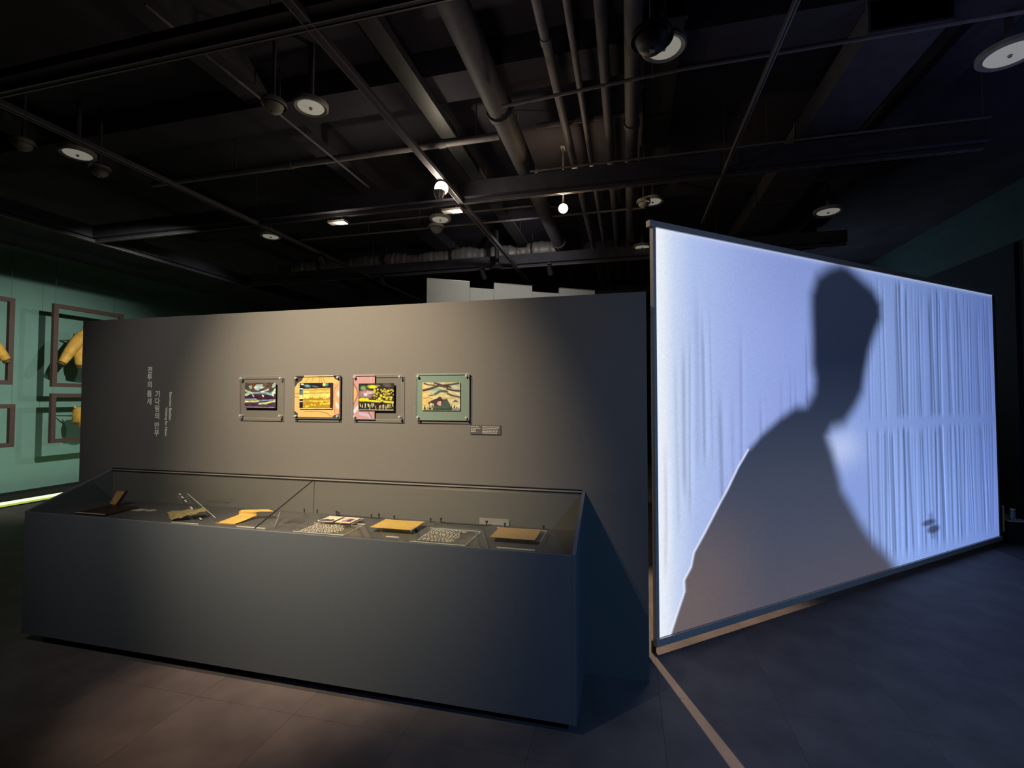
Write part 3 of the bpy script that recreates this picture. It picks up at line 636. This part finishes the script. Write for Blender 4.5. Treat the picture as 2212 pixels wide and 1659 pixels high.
# cloth colours of the moving image
def ramp(x, stops):
    xs = [p for p, c in stops]; cs = np.array([srgb(*c) for p, c in stops])
    return np.stack([np.interp(x, xs, cs[:, k]) for k in range(3)], -1)
img = ramp(gs, [(0, (250, 252, 255)), (.09, (236, 242, 254)), (.18, (206, 220, 248)), (.36, (178, 196, 241)), (.8, (160, 178, 235)), (1.4, (146, 164, 228)), (2.1, (140, 164, 228)), (2.7, (136, 162, 222)), (3.3, (124, 150, 212)), (4.0, (114, 140, 203)), (4.9, (100, 124, 190))])
vert = 0.92 + .25 * smooth(1.6 - gz, 0, 1.4) * smooth(gs, 2.2, 3.2) - .10 * smooth(gz, 1.9, 2.7) * smooth(gs, .3, 1.2)
img *= vert[..., None]
fold = np.ones(gs.shape)
for k in range(50):                   # pleats of the filmed curtain, right half, two tiers
    sk = 2.42 + 2.44 * ((k + rng.uniform(-.4, .4)) / 50); up = rng.uniform(0, 1) < .75; lo = rng.uniform(0, 1) < .85
    wd = rng.uniform(.008, .022); am = rng.uniform(.20, .66); lean = rng.uniform(-.02, .05) * (sk - 2.4) / 2
    cx_ = sk + lean * np.clip(1.3 - gz, 0, 2) ** 2 + .012 * np.sin(gz * 2.2 + k)
    g_ = np.exp(-((gs - cx_) / wd) ** 2); h_ = np.exp(-((gs - cx_ - wd * 2.2) / (wd * 1.5)) ** 2)
    tz = np.zeros(gs.shape)
    if up: tz = np.maximum(tz, smooth(gz, 1.36, 1.46) * (1 - smooth(gz, rng.uniform(2.1, 2.64), 2.69)))
    if lo: tz = np.maximum(tz, smooth(gz, .10, .28) * (1 - smooth(gz, rng.uniform(1.2, 1.28), 1.36)))
    fold *= 1 - am * g_ * tz; fold *= 1 + .55 * am * h_ * tz
for k in range(24):                   # faint pleats of the left half
    sk = .10 + 1.75 * ((k + rng.uniform(-.4, .4)) / 24); wd = rng.uniform(.010, .024); am = rng.uniform(.08, .34)
    cx_ = sk + .008 * np.sin(gz * 2 + k) - .03 * np.clip(.8 - gz, 0, 1) * (sk < .7)
    za = rng.uniform(.15, 1.1); zb = za + rng.uniform(.6, 1.2)
    tz = smooth(gz, za, za + .25) * (1 - smooth(gz, zb - .2, min(zb + .2, 2.5)))
    fold *= 1 - am * np.exp(-((gs - cx_) / wd) ** 2) * tz; fold *= 1 + .3 * am * np.exp(-((gs - cx_ - wd * 2.2) / (wd * 1.6)) ** 2) * tz
img *= fold[..., None]
img += (np.array(srgb(205, 218, 248)) - img) * (.55 * np.exp(-((gs - 2.0) / .30) ** 2 - ((gz - 1.18) / .16) ** 2))[..., None]
# tone of the silhouette: dark blue head, grey shoulders, warm lower left
dark = ramp(gz, [(.0, srgb and (84, 80, 92)), (.5, (72, 76, 92)), (1.0, (62, 68, 86)), (1.5, (42, 50, 70)), (1.9, (29, 37, 57)), (2.7, (33, 40, 60))])
warm = smooth(1.25 - gs, 0, 1.0) * smooth(1.1 - gz, 0, .8)
dark += (np.array(srgb(104, 92, 92)) - dark) * warm[..., None]
inner = smooth(-sd, 0, .05); rim = np.exp(-((sd - .012) / .007) ** 2) * (sf < .03)
pic = img * (1 - alpha[..., None]) + dark * alpha[..., None]
pic += (np.array(srgb(248, 248, 255)) - pic) * (rim * .7)[..., None]
edge = np.exp(-np.minimum.reduce([gs - s0, s1 - gs + .02, z1 - gz]) / .012)
pic += (np.array(srgb(225, 235, 255)) - pic) * (edge * .7 * (1 - alpha))[..., None]
for cs_, cz_, rs_, rz_, a_ in ((3.42, .415, .13, .030, .8), (3.50, .345, .12, .040, .85), (3.46, .46, .05, .05, .35), (3.50, .29, .06, .04, .35)):   # small blurred object near the floor
    r_ = np.hypot((gs - cs_) / rs_, (gz - cz_) / rz_); pic += (np.array(srgb(40, 48, 70)) - pic) * (a_ * smooth(1.4 - r_, 0, .9))[..., None]
pic = np.clip(pic * (1 + .025 * rng.standard_normal(gs.shape))[..., None], 0, 2)
V = np.stack([S0.x + SD.x * gs, S0.y + SD.y * gs, z0 + (gz - z0) * (1 + RISE / (z1 - z0) * gs / LEN)], -1) - np.array(OFF[scr])
mask_face = (alpha[:-1, :-1] + alpha[1:, 1:]) / 2 > .5
def screen_part(name, sel):
    idx = np.arange(GX * GZ).reshape(GZ, GX)
    F_ = np.stack([idx[:-1, :-1], idx[:-1, 1:], idx[1:, 1:], idx[1:, :-1]], -1)[sel]
    used, inv = np.unique(F_.ravel(), return_inverse=True)
    me = bpy.data.meshes.new(name); me.from_pydata(V.reshape(-1, 3)[used].tolist(), [], inv.reshape(-1, 4).tolist()); me.update()
    ca = me.color_attributes.new('Col', 'FLOAT_COLOR', 'POINT'); c_ = np.ones((len(used), 4)); c_[:, :3] = pic.reshape(-1, 3)[used]
    ca.data.foreach_set('color', c_.ravel().astype(np.float32)); me.materials.append(MATS['projection'])
    o = bpy.data.objects.new(name, me); COL.objects.link(o); o.parent = scr; OFF[o] = OFF[scr]; return o
screen_part('fabric', ~mask_face)
tag(screen_part('silhouette_image', mask_face), 'dark blurred head and shoulders in the projected image')
# opaque lining and the frame with its hem bars
MB().prism([SP(s0, z0, -.012), SP(s1, z0, -.012), SP(s1, z1 + RISE, -.012), SP(s0, z1, -.012)], -SN * .004).build('backing_cloth', 'navy_panel', scr)
fr = lambda a, b, w_, h_: MB().bar(a, b, w_, h_, up=SN)
fr(SP(-.03, ST - .016, -.004), SP(LEN + .01, ST + RISE - .016, -.004), .040, .035).build('top_bar', 'bar_metal', scr)
fr(SP(0.0, SB + .022, -.004), SP(LEN + .01, SB + .022, -.004), .046, .035).build('bottom_bar', 'bar_metal', scr)
fr(SP(.012, SB, -.006), SP(.012, ST - .03, -.006), .024, .030).build('side_post', 'bar_metal', scr)
fr(SP(LEN - .012, SB, -.006), SP(LEN - .012, ST + RISE - .03, -.006), .040, .030).build('side_post', 'lamp_black', scr)
for s in (.012, LEN - .05): fr(SP(s, 0, -.03), SP(s, SB + .02, -.03), .022, .02).build('foot', 'lamp_black', scr)

# ------------------------------------------------------------------ gallery on the left wall
boxo_t = boxo('plinth', 'black', (XL + .003, XL + .34, 3.0, 11.0, 0, .10), None, (XL + .17, 7, 0))
tag(boxo_t, 'low black plinth along the foot of the teal wall', 'plinth')
led = thing('floor_light_strip', 'glowing lime white light strip on the floor along the plinth', 'light strip', (-9.1, 6.0, 0))
boxo('diffuser', 'floor_led', (-9.22, -9.02, 3.0, 9.0, 0.0, .02), led); boxo('channel', 'floor_led_yellow', (-9.02, -8.84, 3.0, 9.0, 0.0, .012), led); boxo('edge_trim', 'black', (-8.84, -8.82, 3.0, 9.0, 0.0, .016), led)
def hanging_frame(label, y0, y1, z0_, z1_, ztop):
    X = -8.9; p = .062
    t = thing('hanging_frame', label, 'frame', (X, (y0 + y1) / 2, z0_), 'brown frames hung before the teal wall')
    boxo('top_rail', 'brown_frame', (X - .03, X + .03, y0, y1, z1_ - p, z1_), t); boxo('bottom_rail', 'brown_frame', (X - .03, X + .03, y0, y1, z0_, z0_ + p), t)
    for y in (y0, y1 - p): boxo('stile', 'brown_frame', (X - .03, X + .03, y, y + p, z0_ + p, z1_ - p), t)
    for y in (y0 + p / 2, y1 - p / 2): MB().tube([(X, y, z1_), (X, y, ztop)], .002, 6).build('wire', 'track_metal', t)
    return t
hanging_frame('brown frame around the yellow jacket beside the partition', 5.45, 6.51, 1.78, 3.115, CEIL)
hanging_frame('tall brown frame at the left picture edge', 3.88, 4.96, 1.80, 3.09, CEIL)
hanging_frame('brown frame around the leather pouch below the jacket frame', 5.45, 6.51, .885, 1.675, 1.78)
hanging_frame('short brown frame low at the left picture edge', 3.88, 5.0, .875, 1.51, 1.80)
def jacket(label, cy):
    X = -8.9; t = thing('leather_jacket', label, 'jacket', (X, cy, 2.1), 'yellow jackets on display')
    def loft(rows):                      # rows: z, half width y, half depth x, centre y
        m = MB(); n = 20; v = [(X + hx * math.cos(2 * math.pi * k / n), cy + c + hy_ * math.sin(2 * math.pi * k / n), z) for z, hy_, hx, c in rows for k in range(n)]
        f = [(i * n + k, i * n + (k + 1) % n, (i + 1) * n + (k + 1) % n, (i + 1) * n + k) for i in range(len(rows) - 1) for k in range(n)]
        f += [tuple(range(n)), tuple((len(rows) - 1) * n + k for k in range(n))]; m.smooth = True; return m.add(v, f)
    bd = loft([(2.10, .17, .10, 0), (2.16, .185, .11, 0), (2.17, .20, .12, 0), (2.35, .225, .13, 0), (2.55, .225, .12, 0), (2.68, .19, .10, 0), (2.76, .10, .07, 0)]).build('body', 'leather_yellow', t)
    loft([(2.74, .085, .075, 0), (2.80, .095, .085, 0), (2.83, .09, .08, 0)]).build('collar', 'leather_dark', bd)
    loft([(2.095, .178, .11, 0), (2.15, .182, .115, 0)]).build('waistband', 'leather_dark', bd)
    for s in (-1, 1):
        P = [(X, cy + s * .08, 2.655), (X, cy + s * .14, 2.605), (X + .02, cy + s * .225, 2.49), (X + .03, cy + s * .31, 2.355), (X + .05, cy + s * .385, 2.235), (X + .055, cy + s * .425, 2.17)]
        sl = MB().tube(P, [.075, .095, .09, .078, .066, .055], 16).build('sleeve', 'leather_yellow', t)
        MB().tube([(X + .055, cy + s * .423, 2.175), (X + .06, cy + s * .450, 2.130)], [.05, .052], 14).build('cuff', 'leather_dark', sl)
    MB().tube([(X - .06, cy, 2.6), (XL + .002, cy, 2.6)], .012, 8).build('wall_bracket', 'track_metal', t)
jacket('yellow leather jacket in the frame beside the partition', 5.985)
jacket('yellow leather jacket in the frame at the left picture edge', 4.43)
t = thing('leather_pouch', 'small tan leather pouch hanging in the lower brown frame', 'pouch', (-8.9, 5.92, 1.1))
MB().lathe([(.02, 0), (.09, .03), (.14, .12), (.15, .22), (.13, .31), (.10, .35), (0, .35)], (-8.9, 5.92, 1.10), (0, 0, 1), 16).build('bag', 'leather_yellow', t)
MB().tube([(-8.9, 5.80, 1.44), (-8.9, 5.78, 1.47), (-8.9, 5.775, 1.50)], [.02, .012, .004], 8).build('strap_end', 'leather_yellow', t)
MB().tube([(-8.86, 5.80, 1.16), (-8.85, 5.79, 1.20)], .035, 10).build('toggle', 'leather_dark', t)
MB().tube([(-8.96, 5.92, 1.3), (XL + .002, 5.92, 1.3)], .01, 8).build('wall_bracket', 'track_metal', t)

# ------------------------------------------------------------------ notched white panels behind the partition
bn = thing('notched_panel_wall', 'row of pale hanging panels with notched tops rising behind the partition', 'panel', (-1.6, 6.67, 0))
A, B = Vector((-2.709, 6.0, 0)), Vector((-.485, 7.336, 0)); DD = (B - A).normalized(); NNv = Vector((DD.y, -DD.x, 0)); LL = (B - A).length
cuts = [0, .2356, .3732, .6016, .7689, 1.0]; tops = [3.270, 3.185, 3.275, 3.190, 3.275]
for k in range(5):
    a, b = A + DD * LL * cuts[k] + DD * .002, A + DD * LL * cuts[k + 1] - DD * .002
    MB().prism([a, b, b + Vector((0, 0, tops[k])), a + Vector((0, 0, tops[k]))], -NNv * .03).build('panel', 'white_panel', bn)
    if k % 2 == 0: MB().bar(a + Vector((0, 0, tops[k])) - NNv * .015, b + Vector((0, 0, tops[k])) - NNv * .015, .04, .012).build('top_rail', 'aluminium', bn)

# ------------------------------------------------------------------ corner by the right wall
t = thing('barrier_post', 'short dark post with a white stripe at the far end of the screen', 'post', (4.01, 6.38, 0))
boxo('post_body', 'lamp_black', (3.985, 4.013, 6.365, 6.405, 0, .40), t); boxo('white_stripe', 'print_white', (4.013, 4.029, 6.360, 6.380, .13, .40), t); boxo('base', 'lamp_black', (3.982, 4.031, 6.345, 6.415, 0, .02), t); boxo('cap', 'bar_metal', (3.983, 4.030, 6.359, 6.409, .40, .412), t)
t = thing('low_cabinet', 'low black cabinet against the right wall', 'cabinet', (4.14, 6.5, 0))
boxo('cabinet_body', 'lamp_black', (4.05, 4.225, 6.32, 6.72, 0, .25), t); boxo('cabinet_top', 'bar_metal', (4.042, 4.229, 6.31, 6.73, .25, .262), t)
t = thing('glass_bottle', 'small stoppered glass bottle standing on the low black cabinet', 'bottle', (4.105, 6.36, .262))
MB().lathe([(0, 0), (.022, 0), (.024, .01), (.024, .075), (.018, .09), (.012, .096), (0, .096)], (4.105, 6.36, .272), (0, 0, 1), 14).build('bottle_body', 'bottle_glass', t)
MB().lathe([(0, 0), (.022, 0), (.026, .006), (.022, .016), (0, .018)], (4.105, 6.36, .368), (0, 0, 1), 14).build('stopper', 'disc_white', t)
MB().lathe([(0, 0), (.03, 0), (.03, .01), (0, .01)], (4.105, 6.36, .262), (0, 0, 1), 14).build('coaster', 'lamp_black', t)
for k, (lab, x) in enumerate((('left small glass bead before the bottle', 4.075), ('middle small glass bead before the bottle', 4.105), ('right small glass bead before the bottle', 4.135))):
    o = MB().lathe([(.001, 0), (.008, .003), (.0105, .010), (.008, .017), (.001, .020)], (x, 6.322, .262), (0, 0, 1), 12).build('glass_bead', 'bottle_glass', None, (x, 6.322, .262)); tag(o, lab, 'bead', 'beads on the low cabinet')

# ------------------------------------------------------------------ ceiling services
def track(label, a, b, w_=.034, h_=.03):
    a, b = Vector(a), Vector(b)
    t = thing('lighting_track', label, 'track', tuple((a + b) / 2), 'lighting tracks')
    d = (b - a).normalized(); r = d.cross(Vector((0, 0, 1)))
    MB().bar(a, b, w_, h_).build('channel', 'ceiling_steel', t)
    for s in (-1, 1): MB().bar(a + r * s * (w_ / 2 - .003) - Vector((0, 0, h_ / 2 + .003)), b + r * s * (w_ / 2 - .003) - Vector((0, 0, h_ / 2 + .003)), .007, .006).build('lip', 'track_metal', t)
    n_ = max(2, int((b - a).length / 2.2))
    for k in range(n_):
        p = a.lerp(b, (k + .5) / n_); MB().tube([p + Vector((0, 0, h_ / 2)), Vector((p.x, p.y, CEIL))], .004, 6).build('hanger', 'track_metal', t)
ZT = 3.485
track('lighting track running back above the leftmost paintings', (-1.54, .6, ZT), (-1.54, 12.5, ZT), .05)
track('lighting track running back above the left half of the display case', (-3.87, .6, ZT), (-3.87, 12.5, ZT), .04)
track('thin lighting track running back above the projection screen', (.79, .6, ZT), (.79, 5.3, ZT), .022)
track('lighting track nearest the teal wall', (-6.2, 1.5, ZT), (-6.2, 12.5, ZT), .04)
track('cross track in front of the partition nearest the viewer', (-6.2, 1.985, ZT - .001), (-.3, 1.985, ZT - .001), .04)
track('cross track under the middle steel beam', (-6.2, 4.20, ZT), (2.6, 4.20, ZT), .03)
track('cross track under the far steel beam', (-6.2, 6.47, ZT), (2.6, 6.47, ZT), .03)
def pipe(label, pts, r, mat='pipe_paint', joints=(), group='ceiling pipes', name='ceiling_pipe'):
    t = thing(name, label, 'pipe', pts[0], group)
    MB().tube(pts, r, 14).build('pipe_run', mat, t)
    a, b = Vector(pts[0]), Vector(pts[-1]); d = (b - a).normalized()
    for j in joints:
        p = a + d * j; MB().tube([p - d * .03, p + d * .03], r * 1.18, 14).build('coupling', mat, t)
    L_ = (b - a).length; k = 1.0
    while k < L_:
        p = a + d * k; MB().tube([p + Vector((0, 0, r * .8)), Vector((p.x, p.y, CEIL))], .005, 6).build('hanger_rod', 'track_metal', t); k += 2.4
pipe('thick ceiling pipe left of the pipe bundle', [(-.905, .4, 3.74), (-.905, 12.0, 3.74)], .088, 'pipe_paint', (2.9, 5.9))
pipe('thin leftmost pipe of the bundle of four', [(-.46, .4, 3.74), (-.46, 12.0, 3.74)], .031, 'pipe_light', (2.3, 5.0))
pipe('thinnest pipe of the bundle of four', [(-.305, .4, 3.74), (-.305, 12.0, 3.74)], .022, 'pipe_light')
pipe('third pipe of the bundle of four', [(-.13, .4, 3.74), (-.13, 12.0, 3.74)], .036, 'pipe_paint', (4.4,))
pipe('widest rightmost pipe of the bundle of four', [(.045, .4, 3.74), (.045, 12.0, 3.74)], .052, 'pipe_paint', (3.3,))
pipe('bright cross pipe left of the thick pipe', [(-4.6, 3.62, 3.74), (-1.0, 3.62, 3.74)], .030, 'pipe_light', (1.6, 3.1))
pipe('short bright cross pipe behind the bundle', [(-.70, 3.66, 3.80), (.0, 3.66, 3.80)], .022, 'pipe_light')
pipe('thin cross conduit above the pipe bundle nearest the viewer', [(-.83, 3.07, 3.62), (.35, 2.98, 3.62), (2.6, 2.95, 3.62)], .011, 'pipe_light')
pipe('thin cross conduit before the middle beam', [(-.85, 4.11, 3.66), (2.6, 4.11, 3.66)], .010, 'pipe_light')
pipe('thin cross conduit beyond the middle beam', [(-4.2, 5.3, 3.70), (.2, 5.3, 3.70)], .012, 'pipe_light')
pipe('thin conduit running back left of the first track', [(-2.5, 1.9, 3.71), (-2.5, 4.15, 3.71)], .009, 'pipe_light')
pipe('thin far cross conduit beyond the middle beam', [(-3.4, 5.0, 3.72), (-.9, 5.0, 3.72), (-.75, 5.1, 3.72), (-.7, 5.3, 3.72)], .011, 'pipe_light')
t = thing('cable_tray', 'dark cable tray running back beside the first lighting track', 'cable tray', (-1.42, 4, 3.78))
boxo('tray_floor', 'lamp_black', (-1.50, -1.36, 1.5, 6.4, 3.76, 3.765), t)
for x in (-1.50, -1.365): boxo('tray_side', 'ceiling_steel', (x, x + .006, 1.5, 6.4, 3.76, 3.81), t)
for y in (2, 4.6, 6.2): MB().tube([(-1.42, y, 3.765), (-1.42, y, CEIL)], .005, 6).build('hanger_rod', 'track_metal', t)
t = thing('air_duct', 'black rectangular air duct right of the pipe bundle', 'duct', (.24, 3.6, 3.8))
boxo('duct_body', 'lamp_black', (.14, .34, 2.75, 4.6, 3.78, 4.0), t, bevel=.004)
for y in (2.75, 3.7, 4.57): boxo('flange', 'lamp_black', (.13, .35, y, y + .03, 3.77, 4.01), t)
t = thing('air_duct', 'dark rectangular air duct over the projection screen', 'duct', (1.6, 5, 3.8))
boxo('duct_body', 'ceiling_steel', (1.35, 1.75, 3.0, 10, 3.68, 3.85), t, bevel=.004)
for y in (3.0, 4.2, 5.4, 6.6, 7.8): boxo('flange', 'ceiling_steel', (1.34, 1.76, y, y + .03, 3.67, 3.855), t)
t = thing('flexible_duct', 'wrinkled silver flexible duct beyond the far beam', 'duct', (-3.2, 6.75, 3.78))
pts, rd = [], []
for k in range(150):
    a = k / 149; pts.append((-5.5 + a * 4.6, 6.80 + .02 * math.sin(a * 14), 3.79 + .015 * math.sin(a * 22))); rd.append(.12 + .006 * math.sin(k * 2.1) + .014 * math.sin(k * .33) + random.uniform(-.006, .006))
MB().tube(pts, rd, 20).build('duct_hose', 'duct_foil', t)
for a in (.12, .38, .63, .9): p = pts[int(a * 149)]; MB().tube([(p[0] - .012, p[1], p[2]), (p[0] + .012, p[1], p[2])], .146, 20).build('strap', 'lamp_black', t); MB().tube([(p[0], p[1], p[2] + .13), (p[0], p[1], CEIL)], .005, 6).build('hanger_rod', 'track_metal', t)
# round white discs
def disc(label, x, y, z=3.60, r=.115):
    t = thing('ceiling_disc', label, 'ceiling fixture', (x, y, z), 'round pale ceiling discs')
    fc = MB().lathe([(0, 0), (r * .72, 0), (r * .76, .006), (r * .76, .02), (0, .02)], (x, y, z), (0, 0, 1), 32).build('face', 'disc_glow', t)
    MB().lathe([(r * .76, .004), (r * .92, -.004), (r, .006), (r, .03), (r * .76, .03)], (x, y, z), (0, 0, 1), 32).build('rim', 'disc_grey', t)
    MB().lathe([(0, -.012), (.008, -.012), (.012, 0), (0, 0)], (x, y, z), (0, 0, 1), 12).build('hub', 'disc_grey', fc)
    MB().tube([(x, y, z + .02), (x, y, CEIL)], .02, 10).build('stem', 'ceiling_steel', t)
for lab, x, y, r in (('round pale disc above the pipe bundle', .215, 2.75, .125), ('round pale disc above the storm and field paintings', -2.107, 2.74, .115), ('round pale disc high above the left end of the case', -4.381, 2.82, .125),
                     ('round pale disc above the right end of the screen', 2.11, 5.65, .14), ('round pale disc cut by the right picture edge', 2.18, 3.29, .15), ('round pale disc left of the screen top corner', .26, 4.92, .11),
                     ('round pale disc beyond the middle beam at the left', -4.29, 4.86, .12), ('round pale disc beyond the middle beam near the bright lamp', -2.03, 4.85, .12), ('round pale disc just above the screen top corner', .20, 6.40, .12), ('small round pale disc near the teal wall', -6.45, 4.95, .11)):
    disc(lab, x, y, 3.60, r)
def dome(label, x, y, z, r, mat, group='dome devices'):
    t = thing('dome_camera', label, 'camera', (x, y, z), group)
    MB().lathe([(r * 1.25, 0), (r * 1.3, .01), (r * 1.2, .035), (0, .035)], (x, y, z), (0, 0, 1), 24).build('mount_ring', mat, t)
    MB().lathe([(.001, -r * .8), (r * .5, -r * .7), (r * .85, -r * .4), (r, 0)], (x, y, z), (0, 0, 1), 24).build('dome_cover', mat, t)
    MB().tube([(x, y, z + .03), (x, y, CEIL)], .012, 8).build('stem', 'ceiling_steel', t)
    MB().lathe([(0, -.006), (r * .16, -.006), (r * .16, .004), (0, .004)], (x, y - r * .2, z - r * .8), (0, 0, 1), 12).build('lens_dot', 'disc_grey', t)
dome('black dome overlapping the disc above the pipe bundle', .135, 2.48, 3.46, .085, 'lamp_black')
dome('grey dome beside the disc above the storm painting', -2.34, 2.66, 3.60, .065, 'disc_grey')
dome('pale dome under the disc above the left end of the case', -4.28, 2.92, 3.50, .06, 'disc_grey')
dome('pale dome beside the disc near the bright lamp', -2.12, 4.95, 3.55, .07, 'disc_grey')
dome('grey dome beside the disc at the screen top corner', .17, 4.86, 3.57, .055, 'disc_grey')
dome('dim dome at the far left of the ceiling', -4.62, 2.60, 3.60, .06, 'disc_grey')
# track spotlights
def track_lamp(label, loc, aim, r, lens='lamp_lens', body='lamp_body', glow=0, length=.13, ztop=ZT - .015, color=(1, .85, .62), deg=None):
    L0 = Vector(loc); d = (Vector(aim) - L0).normalized()
    t = thing('track_spotlight', label, 'spotlight', loc, 'track spotlights')
    hs = MB().lathe([(r * .55, -length), (r * .8, -length * .95), (r * 1.05, -length * .3), (r * 1.12, 0), (r * 1.12, .012), (r, .012), (r, 0)], L0, d, 24).build('housing', body, t)
    MB().lathe([(0, .004), (r * .98, .004), (r * .98, .001), (0, .001)], L0, d, 24).build('lens', lens, hs)
    back = L0 - d * length * .6
    MB().tube([back, Vector((back.x, back.y, ztop - .02))], .010, 8).build('stem', body, t)
    MB().box(back.x - .02, back.x + .02, back.y - .05, back.y + .05, ztop - .02, ztop).build('adapter', body, t)
    if glow:
        o = point('lamp_glow', (0, 0, 0), glow, color, .04); o.parent = t; o.location = d * .07
    return t
CAMV = (0, 0, 1.6)
tl = track_lamp('brightly lit round spotlight on the track above the field painting', (-1.54, 3.70, 3.40), (0, 0, 1.6), .052, glow=9)
MB().lathe([(.001, -.05), (.03, -.045), (.048, 0), (.05, .02), (.02, .03)], (-1.525, 3.62, 3.318), (0, 0, 1), 20).build('second_head', 'aluminium', tl)
track_lamp('small lit orange spotlight left of the pipe bundle', (-.585, 4.40, 3.41), (0, 0, 1.6), .040, 'lamp_lens_orange', glow=9, ztop=CEIL, color=(1, .72, .42))
def flood(label, x, y, z):
    t = thing('floodlight', label, 'floodlight', (x, y, z), 'small rectangular floodlights')
    boxo('housing', 'lamp_body', (x - .14, x + .055, y - .04, y + .04, z + .004, z + .03), t, bevel=.003)
    MB().prism([(x - .045, y - .042, z - .006), (x + .05, y - .042, z - .006), (x + .05, y + .034, z + .003), (x - .045, y + .034, z + .003)], (0, 0, .004)).build('lens', 'lamp_lens', t)
    MB().tube([(x, y, z + .03), (x, y, ZT - .01)], .008, 8).build('stem', 'lamp_body', t)
    o = point('lamp_glow', (0, 0, 0), 2.2, (1, .85, .65), .03); o.parent = t; o.location = (0, -.05, -.06)
flood('lit rectangular floodlight left of the bright round spotlight', -2.86, 4.22, 3.405); flood('lit rectangular floodlight just below the bright round spotlight', -1.60, 4.22, 3.405)
for lab, x, y in (('unlit black spotlight on the left track beyond the middle beam', -3.84, 5.30), ('unlit black spotlight on the far beam', -1.03, 6.42), ('unlit black spotlight behind the first track', -2.0, 6.42), ('unlit black spotlight at the far left beam end', -3.6, 6.42)):
    track_lamp(lab, (x, y, 3.34), (x + .2, y + 1.0, 2.2), .035, 'disc_grey', 'lamp_black')
t = thing('ceiling_speaker', 'black hanging ceiling speaker under the far beam', 'speaker', (-1.75, 6.2, 3.4))
MB().lathe([(.09, 0), (.10, .01), (.06, .06), (.03, .07)], (-1.75, 6.2, 3.38), (0, 0, 1), 20).build('horn', 'lamp_black', t); MB().tube([(-1.75, 6.2, 3.44), (-1.75, 6.2, CEIL)], .03, 10).build('stem', 'lamp_black', t)
